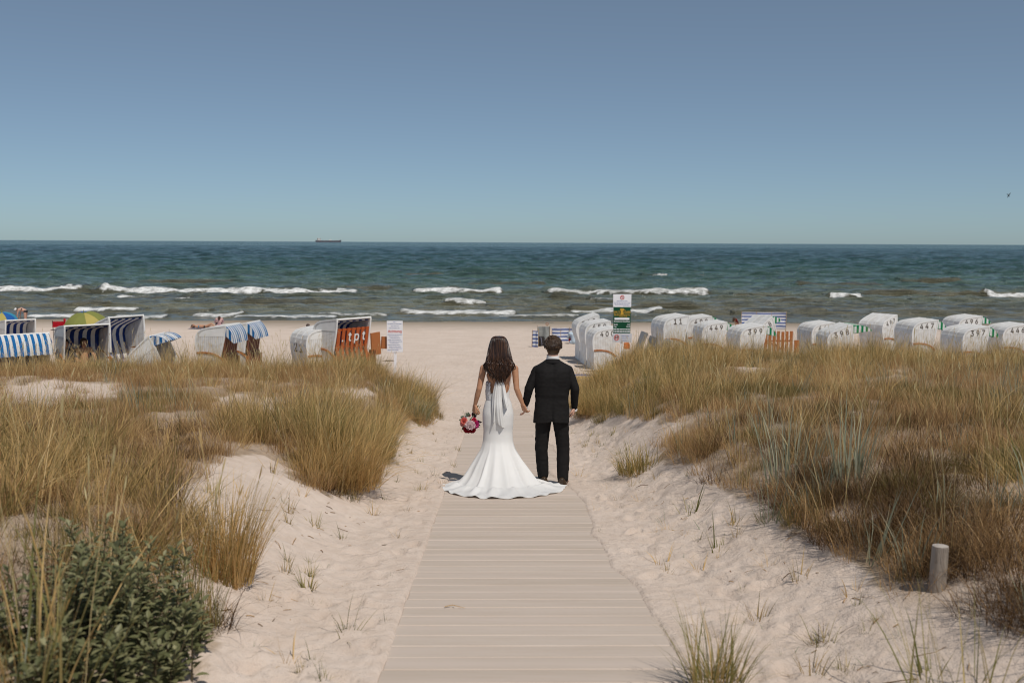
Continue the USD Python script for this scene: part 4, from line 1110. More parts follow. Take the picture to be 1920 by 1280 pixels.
obj('trousers', smooth_mesh(union(legs), .012, 10, .009, (6, 6, 16), 5), M['suit'], gm_, smooth=True)
for ft, ax in ((lfoot, -.16), (rfoot, .20)):
    f_ = ft + np.array([0, 0, -ft[2]])
    f_[2] = float(path_z(gb[1] + f_[1])) - gb[2]
    sh = union([m3.Manifold.hull(union([sph((-.026, -.075, .030), .030, 12), sph((.026, -.075, .030), .030, 12), sph((0, -.07, .068), .036, 12), sph((-.03, .02, .028), .028, 12), sph((.03, .02, .028), .028, 12)])),
                m3.Manifold.hull(union([sph((-.030, .02, .028), .028, 12), sph((.032, .02, .028), .028, 12), sph((0, .0, .055), .034, 12), sph((-.022, .15, .022), .022, 12), sph((.022, .15, .022), .022, 12), sph((0, .185, .02), .019, 12)]))])
    obj('shoe', xf(smooth_mesh(sh, .010, 4), rz(-ax), f_), M['shoe'], gm_, smooth=True)
    obj('shoe_sole', xf(m3.Manifold.hull(union([sph((-.024, -.075, .010), .028, 12), sph((.024, -.075, .010), .028, 12), sph((-.026, .14, .010), .028, 12), sph((.026, .14, .010), .028, 12)])).trim_by_plane([0, 0, -1.0], -.018).trim_by_plane([0, 0, 1.0], -.002), rz(-ax), f_), M['darkwood'], gm_)
# short hair: a cap with many locks laid over it
def scalp_locks(c, n, ln, lean, seed, s=1.0, back_low=-.075):
    g = np.random.default_rng(seed); out = []
    for _ in range(n):
        a = g.uniform(0, 2 * math.pi); zz_ = g.uniform(-.75, 1.0)
        rr = math.sqrt(max(0, 1 - zz_ * zz_))
        nrm = np.array([rr * math.cos(a), rr * math.sin(a), zz_])
        if nrm[1] > .35 and zz_ < .45: continue
        if abs(nrm[0]) > .7 and zz_ < -.1: continue
        if zz_ < -.62: continue
        p = c + s * (nrm * [.094, .108, .104] + [0, -.012, .018])
        tdir = np.array([g.normal(0, .35), g.normal(0, .35) + .2 * nrm[1], -1.0 if zz_ < .75 else g.normal(0, .5)])
        whorl = np.cross([0, 0, 1.0], nrm) * .5
        tdir = tdir + whorl; tdir -= nrm * (tdir @ nrm); tdir /= np.linalg.norm(tdir) + 1e-9
        L_ = ln * g.uniform(.6, 1.3) * (1.0 if zz_ > 0 else .55)
        pts = [p - nrm * .008, p + nrm * .008 + tdir * L_ * .5, p + nrm * (.004 + .006 * g.random()) + tdir * L_]
        r = .0065 * s
        out.append(tube(pts, [r, r * .9, r * .25], 4))
    return cat_(out)
cap = smooth_mesh(union([ell(hc + [0, -.018, .030], (.098, .112, .106)), ell(hc + [0, -.045, -.030], (.078, .070, .075))]) - ell(hc + [0, .10, -.06], (.10, .11, .12)), .012, 5, .006, (40, 40, 30), 3)
hh = obj('hair', cap, M['chestnut'], gm_, smooth=True)
obj('hair_locks', scalp_locks(hc + [0, 0, .004], 1500, .040, 0, 4), M['chestnut'], hh, smooth=True)

# ---------------------------------------------- the bride
BD = 11.80
bb = np.array([ray(936, 700)[0] * BD, BD, float(path_z(BD))])
br = thing('person', 'dark haired woman in a long white wedding dress seen from behind', 'person', bb, 0)
Lb = lambda px, py, dy=0.0: ploc(px, py, BD + dy, bb)
bhc = np.array([-.005, .03, 1.665])
bls, brs = Lb(906.5, 690, 0), Lb(965.5, 691, 0)
ble, blw = Lb(898.5, 728, -.04), Lb(890.5, 759, .03)
bre, brw = Lb(968.5, 728, -.03), Lb(980, 757.5, .0)
bbody = head(bhc, face=(.05, 1, -.05), s=.97) + [bone(bhc + [0, -.02, -.06], .052, (0, -.005, 1.44), .056),
        bone(bls + [.03, 0, .012], .048, brs + [-.03, 0, .012], .048), m3.Manifold.hull(union([ell((.0, .0, 1.34), (.150, .088, .075)), ell((0, -.002, 1.20), (.128, .082, .07))])),
        m3.Manifold.hull(union([ell((0, -.002, 1.20), (.128, .082, .07)), ell((-.005, 0, 1.08), (.118, .080, .06))])),
        ell((-.01, -.005, .88), (.165, .125, .16)), bone((-.09, 0, .80), .085, (-.07, 0, .45), .05), bone((.08, 0, .80), .085, (.06, 0, .45), .05), bone((-.07, 0, .45), .05, (-.06, 0, .08), .035), bone((.06, 0, .45), .05, (.05, 0, .08), .035),
        bone((-.06, 0, .05), .034, (-.06, .13, .03), .025), bone((.05, 0, .05), .034, (.05, .13, .03), .025),
        bone(bls, .042, bls * .4 + ble * .6, .037), bone(bls * .4 + ble * .6, .037, ble, .033), bone(ble, .033, ble * .6 + blw * .4, .033), bone(ble * .6 + blw * .4, .033, blw, .022),
        bone(brs, .042, brs * .4 + bre * .6, .037), bone(brs * .4 + bre * .6, .037, bre, .033), bone(bre, .033, bre * .6 + brw * .4, .033), bone(bre * .6 + brw * .4, .033, brw, .022)]
# shoulder blades
bbody += [ell((-.075, -.062, 1.32), (.045, .028, .075)), ell((.070, -.062, 1.32), (.045, .028, .075))]
BQ = Lb(881.5, 790, .05)
gripd = np.array([.02, .02, -1.0])
bbody += hand(blw, Lb(889.5, 776, .03) - blw + np.array([0, 0, -.02]), (.8, .6, 0), 1, .85)
clasp_b = CLASP + gb - bb
bbody += hand(brw, clasp_b + np.array([0, -.03, -.01]) - brw, (.75, .65, 0), -1, .55)
obj('body', smooth_mesh(union(bbody), .010, 8), M['skin'], br, smooth=True)

# gown: rings from the bodice's edge to the hem, which runs out into a train behind her
NT = 180
a_ = np.linspace(0, 2 * np.pi, NT, endpoint=False)         # 0 = her right (picture right), pi/2 = in front of her (away from the camera), 3pi/2 = behind
ca, sa = np.cos(a_), np.sin(a_)
back = np.clip(-sa, 0, 1)
PW = [(1.30, .140, .100, .0), (1.22, .141, .098, .0), (1.14, .136, .092, -.002), (1.08, .135, .092, -.005), (.98, .165, .112, -.010), (.86, .186, .132, -.014), (.76, .184, .134, -.010), (.66, .176, .124, -.006),
      (.56, .180, .130, -.01), (.46, .205, .160, -.03), (.36, .262, .215, -.06), (.26, .322, .275, -.10), (.17, .372, .335, -.14), (.10, .420, .405, -.19), (.05, .475, .475, -.22)]
pw = catmull(PW, 74)
rings = []
gf = np.random.default_rng(12)
folds = [(gf.uniform(0, 6.28), gf.uniform(.05, .13), gf.uniform(.3, 1.3)) for _ in range(19)]
fold = sum(s * np.exp(-(((a_ - p + np.pi) % (2 * np.pi) - np.pi) / w) ** 2) for p, w, s in folds)
fold = fold - fold.mean()
for z, hw, hd, yo in pw:
    t_ = sm(.62, .05, z)
    xo = -.012 + .010 * sm(.6, .1, z)
    k = 1 + .10 * fold * t_
    x = xo + hw * ca * k
    y = yo + hd * sa * k
    zz = np.full(NT, z)
    if z > 1.05:                                           # low open back, sweetheart front: upper rings dip behind
        dip = 1.125 - .060 * np.exp(-((a_ - 1.5 * np.pi) / .35) ** 2) + .13 * sm(-.75, .25, sa)
        zz = np.minimum(zz, dip + (z - 1.05) * .02)
    zz = zz + .004 * fold * t_
    rings.append(np.stack([x, y, zz], 1))
# the part that lies on the boards
Rx = np.where(ca > 0, .80, .665)
hem = lambda u: np.stack([-.005 + Rx * ca * (1 + .018 * np.sin(a_ * 13 + 1) + .012 * np.sin(a_ * 29)), -.16 + np.where(sa < 0, .98, .34) * sa * (1 + .012 * np.sin(a_ * 17) + .010 * np.sin(a_ * 31 + 2)), np.zeros(NT)], 1)
last = rings[-1]; H_ = hem(1)
slope = float(path_z(BD + 1) - path_z(BD))
for u in np.linspace(.06, 1, 26):
    p = last * (1 - u) + H_ * u
    rip = (.020 * fold + .010 * np.sin(a_ * 15 + 6 * u) + .008 * np.sin(a_ * 27 + 3)) * (1 - .35 * u)
    z = .05 * (1 - u) ** 2.2 + .018 + .9 * np.clip(rip, -.014, .03) + .010 * np.sin(a_ * 19 + 1) * sm(.8, 1, u)
    rings.append(np.stack([p[:, 0], p[:, 1], slope * p[:, 1] + np.maximum(z, .006)], 1))
for i in range(len(pw)):
    rings[i][:, 2] += sm(.5, .05, pw[i, 0]) * slope * rings[i][:, 1]
rings.append(rings[-1] * [1, 1, 1] - [0, 0, .004])
gv, gfc = loft(rings, close=False)
dress = obj('dress', (gv, gfc), M['gown'], br, smooth=True)
obj('waist_seam', loft([np.stack([r[:, 0] * 1.004 - .0, r[:, 1] * 1.012, r[:, 2]], 1) for r in (rings[7] * [1.003, 1.003, 1], rings[8] * [1.012, 1.012, 1], rings[9] * [1.003, 1.003, 1])], False), M['gown'], dress, smooth=True)
# sash tails hanging from the nape: two long bands with slanted ends
def band(cxs, zs, hws, y0, nx=12, seed=0, slant=.0):
    n = 40; t_ = np.linspace(0, 1, n)
    zc = np.interp(t_, np.linspace(0, 1, len(zs)), zs); xm = PchipInterpolator(np.linspace(0, 1, len(cxs)), cxs)(t_); hw = PchipInterpolator(np.linspace(0, 1, len(hws)), hws)(t_); yy = PchipInterpolator(np.linspace(0, 1, len(y0)), y0)(t_)
    u = np.linspace(-1, 1, nx)
    X = xm[:, None] + hw[:, None] * u[None]
    Y = yy[:, None] + .022 * np.cos(u * 2.4)[None] * -1 * (.4 + t_[:, None]) + .012 * np.sin(u * 6 + seed)[None] * t_[:, None]
    Z = zc[:, None] + slant * u[None] * t_[:, None] ** 6
    v = np.stack([X, Y, Z], -1).reshape(-1, 3); f = grid_faces(n, nx)
    return np.vstack([v, v + [0, .004, 0]]), np.vstack([f, f[:, ::-1] + len(v)])
Xb = lambda px: (px - 936) * BD / FPX
Zb = lambda py: Lb(936, py)[2]
bow = obj('bow', band([Xb(936.5), Xb(936), Xb(935), Xb(936), Xb(939)], [Zb(703), Zb(720), Zb(740), Zb(765), Zb(793)], [.020, .032, .040, .044, .050], [-.10, -.12, -.135, -.165, -.155], seed=2, slant=-.035), M['gown'], br, smooth=True)
obj('bow_tail', band([Xb(934), Xb(931), Xb(928), Xb(927), Xb(926)], [Zb(704), Zb(720), Zb(740), Zb(765), Zb(788)], [.014, .024, .028, .028, .026], [-.095, -.118, -.128, -.155, -.150], seed=4, slant=.03), M['gown'], bow, smooth=True)
obj('bow_tail', band([Xb(940), Xb(943), Xb(946), Xb(949), Xb(951)], [Zb(704), Zb(720), Zb(738), Zb(752), Zb(760)], [.012, .022, .028, .026, .018], [-.095, -.112, -.125, -.15, -.155], seed=6, slant=.02), M['gown'], bow, smooth=True)
# lace on her left side and the beaded straps
lv = [(-.135, -.020), (-.150, .02)]
lace = []
gl = np.random.default_rng(5)
for _ in range(150):
    t_, s_ = gl.random(), gl.random()
    ang = math.pi * (1.02 + .24 * s_)
    zc = 1.245 - .20 * t_
    rr = .146 + .006 * gl.random()
    c = np.array([-.006 + (rr + .008 * math.sin(t_ * 3)) * math.cos(ang), (rr * .70) * math.sin(ang), zc])
    nrm = np.array([math.cos(ang), math.sin(ang), .1]); tx = np.cross([0, 0, 1.0], nrm)
    rad = gl.uniform(.009, .017); k = gl.uniform(0, 6.28)
    pts = [c + nrm * .004] + [c + rad * (1 + .35 * math.cos(5 * q)) * (tx * math.cos(q + k) + np.array([0, 0, 1.0]) * math.sin(q + k)) for q in np.linspace(0, 2 * math.pi, 15)[:-1]]
    lace.append((np.array(pts), np.array([[0, 1 + i, 1 + (i + 1) % 14] for i in range(14)])))
obj('lace_panel', cat_(lace), M['lace'], dress)
for sx, px0, px1 in ((-1, 905.5, 918), (1, 962, 955)):
    p0, p1 = Lb(px0, 684, -.03), Lb(px1, 722, -.095)
    pts = [p0 + [0, .03, .015], p0 * .7 + p1 * .3 + [0, -.035, 0], p0 * .35 + p1 * .65 + [0, -.022, 0], p1]
    beads = [sph(np.array(pts[0]) * (1 - q) ** 3 + 3 * q * (1 - q) ** 2 * np.array(pts[1]) + 3 * q * q * (1 - q) * np.array(pts[2]) + q ** 3 * np.array(pts[3]), .0045, 6) for q in np.linspace(0, 1, 22)]
    obj('beaded_strap', cat_([xf(b_) for b_ in beads]), M['lace'], dress)

# long hair: skull cap and layered waving locks
hv = smooth_mesh(union([ell(bhc + [0, -.018, .030], (.098, .112, .108)), m3.Manifold.hull(union([ell(bhc + [0, -.05, .0], (.098, .075, .06)), ell((.002, -.075, 1.50), (.150, .045, .06)), ell((.004, -.100, 1.40), (.150, .036, .05))])),
                         m3.Manifold.hull(union([ell((.004, -.100, 1.40), (.150, .036, .05)), ell((.012, -.110, 1.325), (.095, .030, .025))]))]) - ell(bhc + [0, .115, -.06], (.085, .11, .14)), .012, 6, .012, (30, 30, 9), 8)
hair = obj('hair', hv, M['brownhair'], br, smooth=True)
gh = np.random.default_rng(31); locks = []
for i in range(560):
    a = gh.uniform(-1.0, 1.0)                               # across the back of the head
    top = bhc + np.array([.090 * math.sin(a * 1.75), -.018 - .105 * math.cos(a * 1.5), .075 + .05 * gh.random() - .03 * a * a])
    crown = bhc + np.array([.030 * a, -.02, .132])
    w = a * .152 + gh.normal(0, .012)
    endz = 1.395 - .075 * (1 - a * a) + gh.normal(0, .035)
    mid = np.array([a * .142, -.105 - .015 * gh.random() - .025 * (1 - a * a), 1.56])
    low = np.array([w, -.122 - .018 * gh.random(), 1.455])
    end = np.array([w * .62 + .012 + gh.normal(0, .012), -.125 - .016 * gh.random(), endz])
    q = np.linspace(0, 1, 5)
    path = np.array([crown, top, mid, low, end])
    tt = np.linspace(0, 4, 25)
    pp = np.stack([PchipInterpolator(np.arange(5), path[:, k])(tt) for k in range(3)], 1)
    ph, am = gh.uniform(0, 6.28), gh.uniform(.007, .018)
    pp[:, 0] += am * np.sin(tt * 4.2 + ph) * sm(1.2, 2.8, tt); pp[:, 1] += am * .8 * np.cos(tt * 4.6 + ph) * sm(1.2, 2.8, tt) - .010 * gh.random() * sm(1, 3, tt)
    r = gh.uniform(.0045, .0085) * np.interp(tt, [0, .6, 3, 4], [.7, 1, 1.1, .25])
    locks.append(tube(pp, r, 4))
obj('hair_locks', cat_(locks), M['brownhair'], hair, smooth=True)

# ---------------------------------------------- bouquet
bq0 = bb + BQ
bq = thing('bouquet', 'bouquet of pink, white and dark red flowers held by the woman in white', 'bouquet', bq0, 0)
M['stem'] = mat('green_stems', (0.10, 0.095, 0.025), (0.07, 0.07, 0.02), 20, 0.6)
M['eucalyptus'] = mat('grey_green_leaf', (0.15, 0.18, 0.12), (0.10, 0.125, 0.08), 12, 0.6, trans=.2)
M['plum'] = mat('plum_leaf', (0.06, 0.010, 0.022), (0.04, 0.008, 0.015), 12, 0.5)
def petals(c, out, rad, n, seed, layers=4):
    g = np.random.default_rng(seed); out = np.asarray(out, float); out /= np.linalg.norm(out)
    ref = np.array([0, 0, 1.0]) if abs(out[2]) < .8 else np.array([1.0, 0, 0])
    t1 = np.cross(out, ref); t1 /= np.linalg.norm(t1); t2 = np.cross(out, t1); ms = []
    for l in range(layers):
        f_ = (l + 1) / layers
        for i in range(max(3, int(n * f_))):
            a = 2 * math.pi * (i / max(3, int(n * f_))) + l * .7 + g.normal(0, .12)
            dr = t1 * math.cos(a) + t2 * math.sin(a); tn = -t1 * math.sin(a) + t2 * math.cos(a)
            op = f_ * 1.25
            u = np.linspace(0, 1, 5); w = np.linspace(-1, 1, 5)
            grid = []
            for uu in u:
                ang = op * (0.45 + .75 * uu)
                ctr = rad * uu * (dr * math.sin(ang) + out * math.cos(ang) * .8) + out * rad * .05
                hw = rad * .48 * math.sin(min(1, uu * .85 + .15) * 2.3) * (.6 + .4 * f_)
                grid.append([ctr + tn * hw * x + out * rad * .10 * x * x + dr * g.normal(0, .02) * rad * uu for x in w])
            ms.append((np.array(grid).reshape(-1, 3) + c, grid_faces(5, 5)))
    return cat_(ms)
flowers = [('flower', (.002, -.055, -.030), .068, ((.86, .74, .73), (.80, .60, .61)), 'blush_petal', 9), ('flower', (-.062, -.045, .012), .050, ((.84, .24, .18), (.76, .18, .15)), 'coral_petal', 8), ('flower', (-.085, -.03, -.02), .038, ((.78, .36, .34), (.7, .3, .3)), 'salmon_petal', 7),
           ('flower', (.060, -.040, -.020), .048, ((.62, .05, .24), (.52, .03, .18)), 'magenta_petal', 9), ('flower', (-.030, -.045, -.082), .052, ((.30, .004, .014), (.22, .003, .010)), 'crimson_petal', 9), ('flower', (.025, -.045, -.088), .046, ((.32, .005, .016), (.24, .003, .012)), 'scarlet_petal', 9),
           ('flower', (.045, -.05, .025), .034, ((.50, .015, .05), (.42, .01, .04)), 'ruby_petal', 7), ('flower', (.075, -.03, -.05), .030, ((.70, .12, .34), (.6, .1, .3)), 'pink_petal', 7), ('flower', (-.045, -.03, .058), .024, ((.78, .75, .72), (.7, .66, .62)), 'white_petal', 6), ('flower', (-.012, -.02, .075), .022, ((.45, .03, .06), (.38, .02, .05)), 'berry_petal', 6),
           ('flower', (.035, -.05, .035), .022, ((.78, .75, .72), (.7, .66, .62)), 'pearl_petal', 6)]
for i, (nm, c, rad, cols, mn, n) in enumerate(flowers):
    if mn not in M: M[mn] = mat(mn, cols[0], cols[1], 25, 0.6, trans=.25)
    obj(nm, petals(np.array(c) * 1.02, np.array(c) + [0, -.06, -.01], rad, n, i), M[mn], bq)
def leaf(c, d, L_, w, nrm=(0, -1, .3), fold_=.25):
    d = np.asarray(d, float); d /= np.linalg.norm(d); nrm = np.asarray(nrm, float); s_ = np.cross(d, nrm); s_ /= np.linalg.norm(s_); nn = np.cross(s_, d)
    pts, f = [], []
    prof = [(0, .05), (.25, .8), (.5, 1.0), (.75, .7), (1, .02)]
    for u, k in prof:
        ce = np.asarray(c) + d * L_ * u - nn * L_ * .18 * u * u
        pts += [ce - s_ * w * k + nn * w * k * fold_, ce, ce + s_ * w * k + nn * w * k * fold_]
    for i in range(4):
        for j in (0, 1):
            a = i * 3 + j; f += [[a, a + 1, a + 4], [a, a + 4, a + 3]]
    return np.array(pts), np.array(f)
for k in range(22):
    a = gl.uniform(0, 2 * math.pi); c = np.array([.07 * math.cos(a), -.02 + gl.normal(0, .015), .068 * math.sin(a)])
    ml = M['plum'] if (math.cos(a) > .2 and math.sin(a) > -.2) else M['eucalyptus']
    obj('leaf', leaf(c, [math.cos(a), gl.normal(-.2, .4), math.sin(a)], gl.uniform(.045, .08), gl.uniform(.012, .020)), ml, bq)
hl = Lb(889, 772, .04) - BQ
top_ = hl + np.array([.045, .03, .075])
for k in range(9):
    o_ = np.array([gl.normal(0, .007), gl.normal(0, .007), 0])
    obj('stem', tube([np.array([.01, 0, .01]) + o_ * 2, hl + np.array([.012, .012, -.02]) + o_, top_ + o_ * 1.8], .0035, 5), M['stem'], bq)


# ---------------------------------------------- people on the beach
def person(label, base, J, skin='skin', hair=None, wear=(), s=1.0, face=(0, 1, 0), up=(0, 0, 1), hats=None):
    """J: joints (metres, relative to base): hd, nk, ch, pv, ls rs le re lw rw lh rh lk rk la ra."""
    t = thing('person', label, 'person', base, 0)
    J = {k: np.asarray(v, float) * s for k, v in J.items()}
    f = np.asarray(face, float); f /= np.linalg.norm(f)
    def toe(an, kn):
        d = f * .15 + (an - kn) / (np.linalg.norm(an - kn) + 1e-9) * .02
        return an + d * s
    R = dict(sh=.045, el=.036, wr=.026, hip=.085, kn=.055, an=.036)
    def arms(k, g=0.0): return [bone(J[k + 's'], R['sh'] * s + g, J[k + 'e'], R['el'] * s + g), bone(J[k + 'e'], R['el'] * s + g, J[k + 'w'], R['wr'] * s + g)]
    def legs_(k, g=0.0, lo=True): return [bone(J[k + 'h'], R['hip'] * s + g, J[k + 'k'], R['kn'] * s + g)] + ([bone(J[k + 'k'], R['kn'] * s + g, J[k + 'a'], R['an'] * s + g)] if lo else [])
    def trunk(g=0.0): return [m3.Manifold.hull(union([sph(J['ls'], .055 * s + g), sph(J['rs'], .055 * s + g), sph(J['ch'], .11 * s + g)])), bone(J['ch'], .115 * s + g, J['pv'], .105 * s + g),
                              m3.Manifold.hull(union([sph(J['lh'], .09 * s + g), sph(J['rh'], .09 * s + g), sph(J['pv'], .10 * s + g)]))]
    ms = head(J['hd'], face, up, s) + [bone(J['hd'] - np.asarray(up) * .05 * s, .055 * s, J['nk'], .055 * s), bone(J['nk'], .055 * s, J['ch'], .09 * s)] + trunk() + arms('l') + arms('r') + legs_('l') + legs_('r')
    for k, sd in (('l', 1), ('r', -1)):
        dd = J[k + 'w'] - J[k + 'e']
        ms += hand(J[k + 'w'], dd, np.cross(dd, [0, 0, 1.0]) * -sd + [1e-3, 1e-3, 0], sd, .4, s)
        ms.append(bone(J[k + 'a'], .034 * s, toe(J[k + 'a'], J[k + 'k']), .022 * s))
    obj('body', smooth_mesh(union(ms), .03, 4), M[skin], t, smooth=True)
    if hair:
        hm, long_ = hair
        up_ = np.asarray(up, float)
        hs = [ell(J['hd'] + (-f * .02 + up_ * .028) * s, (.10 * s, .11 * s, .105 * s)), bone(J['hd'] - f * .05 * s, .075 * s, J['hd'] - f * .075 * s - up_ * .07 * s * (1 + long_), .06 * s)]
        obj('hair', smooth_mesh(union(hs) - bone(J['hd'] + f * .10 * s - up_ * .02 * s, .085 * s, J['hd'] + f * .10 * s - up_ * .12 * s, .085 * s), .025, 4, .008 * s, (30, 30, 30), 2), M[hm], t, smooth=True)
    for nm, kind, mn, g in wear:
        if kind == 'shirt': ms = trunk(g) + [bone(J[k + 's'], .05 * s + g, J[k + 'e'], .04 * s + g) for k in 'lr']
        elif kind == 'longshirt': ms = trunk(g) + arms('l', g) + arms('r', g)
        elif kind == 'trunks': ms = [m3.Manifold.hull(union([sph(J['lh'], .09 * s + g), sph(J['rh'], .09 * s + g), sph(J['pv'], .098 * s + g)]))] + [bone(J[k + 'h'], .088 * s + g, J[k + 'h'] * .6 + J[k + 'k'] * .4, .075 * s + g) for k in 'lr']
        elif kind == 'brief': ms = [m3.Manifold.hull(union([sph(J['lh'], .09 * s + g), sph(J['rh'], .09 * s + g)]))]
        elif kind == 'top': ms = [m3.Manifold.hull(union([sph(J['ch'] + f * .0, .118 * s + g), sph(J['ch'] * .8 + J['pv'] * .2, .112 * s + g)])) ^ m3.Manifold.hull(union([sph(J['ch'] + [.3, 0, 0], .07), sph(J['ch'] - [.3, 0, 0], .07), sph(J['ch'] + [0, .3, 0], .07), sph(J['ch'] - [0, .3, 0], .07)]))]
        elif kind == 'hat': 
            c = J['hd'] + np.asarray(up) * .06 * s
            ms = [ell(c, (.115 * s, .125 * s, .085 * s)), ell(c - np.asarray(up) * .01 * s + f * .04 * s, (.14 * s, .16 * s, .014 * s))]
        obj(nm, smooth_mesh(union(ms), .025, 4, .006, (12, 12, 12), 3), M[mn], t, smooth=True)
    return t


M['paleblue'] = mat('pale_blue_shirt', (0.50, 0.60, 0.68), (0.45, 0.55, 0.63), 9, 0.85)
M['blackcloth'] = mat('black_swimwear', (0.012, 0.012, 0.014), (0.02, 0.02, 0.02), 20, 0.6)
M['greyshirt'] = mat('grey_shirt', (0.42, 0.43, 0.44), (0.38, 0.39, 0.40), 9, 0.85)
M['darkblue'] = mat('dark_blue_cloth', (0.03, 0.04, 0.07), (0.04, 0.05, 0.08), 9, 0.85)
M['whitehat'] = M['shirt']

# bather bending over at the water's edge (facing left)
d = 61.5; g = at_dist(48, d)
sc_ = (project(g)[1] - 579) * d / FPX / 1.06
bend = dict(hd=(-.52, 0, 1.00), nk=(-.40, 0, 1.03), ch=(-.24, 0, 1.04), pv=(-.02, 0, .94), ls=(-.34, -.17, 1.02), rs=(-.34, .17, 1.02), le=(-.40, -.20, .76), re=(-.40, .20, .76), lw=(-.44, -.16, .52), rw=(-.44, .16, .52),
            lh=(.03, -.09, .90), rh=(.03, .09, .90), lk=(.02, -.09, .48), rk=(-.04, .10, .48), la=(.10, -.10, .07), ra=(-.02, .12, .07))
person('woman in a black bikini and white sun hat bending over by the water', g, bend, 'skin_pale', ('chestnut', 0), [('bikini_bottom', 'brief', 'blackcloth', .006), ('bikini_top', 'top', 'blackcloth', .004), ('sun_hat', 'hat', 'whitehat', .0)], s=max(.85, min(1.1, sc_)), face=(-.8, 0, -.6), up=(-.6, 0, .8))

sit = dict(hd=(0, .06, .74), nk=(0, .02, .60), ch=(0, 0, .45), pv=(0, -.02, .15), ls=(-.19, .0, .54), rs=(.19, .0, .54), le=(-.27, .14, .32), re=(.27, .14, .32), lw=(-.20, .36, .28), rw=(.20, .36, .28),
           lh=(-.10, .02, .10), rh=(.10, .02, .10), lk=(-.20, .40, .34), rk=(.20, .40, .34), la=(-.15, .66, .06), ra=(.15, .66, .06))
g = on_ground(1075, 645)
person('man in a pale blue shirt sitting on the sand facing the striped windbreak', g, sit, 'skin_pale', ('chestnut', 0), [('shirt', 'longshirt', 'paleblue', .012), ('red_shorts', 'trunks', 'red', .008)], s=1.0)
g = at_dist(577, 51.0)
person('dark haired person sitting on the sand behind the chair marked 21', g, sit, 'skin', ('brownhair', .3), [('dark_shirt', 'longshirt', 'darkblue', .012)], s=1.0)

def seated(k):
    """Pose in a chair whose seat is k metres up; facing -y."""
    return dict(hd=(0, .10, k + .68), nk=(0, .14, k + .54), ch=(0, .14, k + .38), pv=(0, .10, k + .08), ls=(-.18, .13, k + .48), rs=(.18, .13, k + .48), le=(-.26, .0, k + .26), re=(.26, .0, k + .26), lw=(-.20, -.22, k + .18), rw=(.20, -.22, k + .18),
                lh=(-.10, .08, k + .06), rh=(.10, .08, k + .06), lk=(-.13, -.36, k + .10), rk=(.13, -.36, k + .10), la=(-.14, -.42, k - .32), ra=(.14, -.42, k - .32))
def rot_pose(J, a):
    R = rz(a); return {k: R @ np.asarray(v, float) for k, v in J.items()}

g, f_, s_ = CH['L3']
for dx, hm, lb, wear in ((-.42, 'brownhair', 'dark haired person at the left end of the wide striped beach chair', [('dark_top', 'shirt', 'darkblue', .01)]), (.06, 'chestnut', 'brown haired person sitting in the middle of the wide striped beach chair', [('swim_trunks', 'trunks', 'darkblue', .008)])):
    off = rz(D(f_)) @ np.array([.02, dx, 0])
    ang = D(f_) + math.pi / 2
    person(lb, g + off, rot_pose(seated(.44), ang), 'skin', (hm, .1), wear, s=.98, face=rz(ang) @ np.array([0, -1.0, 0]))
g, f_, s_ = CH['500']
ang = D(8) + math.pi / 2
person('dark haired person in a grey shirt reclining in the chair numbered 500', g + rz(D(f_)) @ np.array([.42, -.12, .17]), rot_pose(seated(.44), ang), 'skin_pale', ('brownhair', 0), [('grey_shirt', 'shirt', 'greyshirt', .012), ('green_shorts', 'trunks', 'signgreen', .01)], s=1.0, face=rz(ang) @ np.array([0, -1.0, 0]))
ang = math.pi / 2 - .15
person('tanned sunbather leaning back in the dark red deck chair', DECK + [-.10, 0, zs - .02], rot_pose({**seated(.02), 'hd': (0, .42, .62), 'nk': (0, .36, .50), 'ch': (0, .28, .36), 'ls': (-.18, .30, .44), 'rs': (.18, .30, .44), 'lk': (-.12, -.34, .24), 'rk': (.12, -.34, .24), 'la': (-.13, -.62, -.04), 'ra': (.13, -.62, -.04)}, ang), 'skin', ('chestnut', 0), [('swim_trunks', 'trunks', 'black', .008)], s=.95, face=rz(ang) @ np.array([0, -1.0, .2]))

lie = dict(hd=(-.78, 0, .16), nk=(-.64, 0, .12), ch=(-.45, 0, .12), pv=(-.10, 0, .11), ls=(-.56, -.17, .12), rs=(-.56, .17, .12), le=(-.62, -.26, .22), re=(-.60, .30, .10), lw=(-.80, -.16, .10), rw=(-.78, .22, .06), lh=(.0, -.09, .10), rh=(.0, .09, .10), lk=(.42, -.10, .30), rk=(.44, .12, .10), la=(.80, -.10, .06), ra=(.86, .13, .06))
g = on_ground(382, 616)
person('red haired sunbather lying on a grey towel, left of the pair on the open beach', g + [.1, 0, .02], lie, 'skin', ('brownhair', .2), [('swim_top', 'top', 'teal', .004), ('swim_brief', 'brief', 'blackcloth', .006)], s=.95, face=(0, .2, 1), up=(-1, 0, .1))
g2 = on_ground(405, 613)
sit2 = rot_pose({**sit, 'hd': (0, -.14, .62), 'nk': (0, -.10, .50), 'ch': (0, -.06, .38)}, .4)
person('sunbather propped up on the towel, right of the pair on the open beach', g2 + [.15, .2, 0], sit2, 'skin_pale', ('brownhair', 0), [('pale_shirt', 'shirt', 'pinkcloth', .015), ('dark_shorts', 'trunks', 'darkblue', .008)], s=.9)
for gg, mn, w in ((g, 'greycloth', 1.7), (g2 + [.15, .2, 0], 'lilac', 1.5)):
    u, v_ = np.meshgrid(np.linspace(-.5, .5, 12), np.linspace(-.5, .5, 8))
    o = obj('towel', (np.stack([gg[0] + u * w, gg[1] + v_ * .9, ground_z(gg[0] + u * w, gg[1] + v_ * .9) + .03], -1).reshape(-1, 3), grid_faces(8, 12)), M[mn],
        label='grey beach towel under the lying sunbather' if mn == 'greycloth' else 'lilac beach towel under the propped up sunbather', cat='towel')
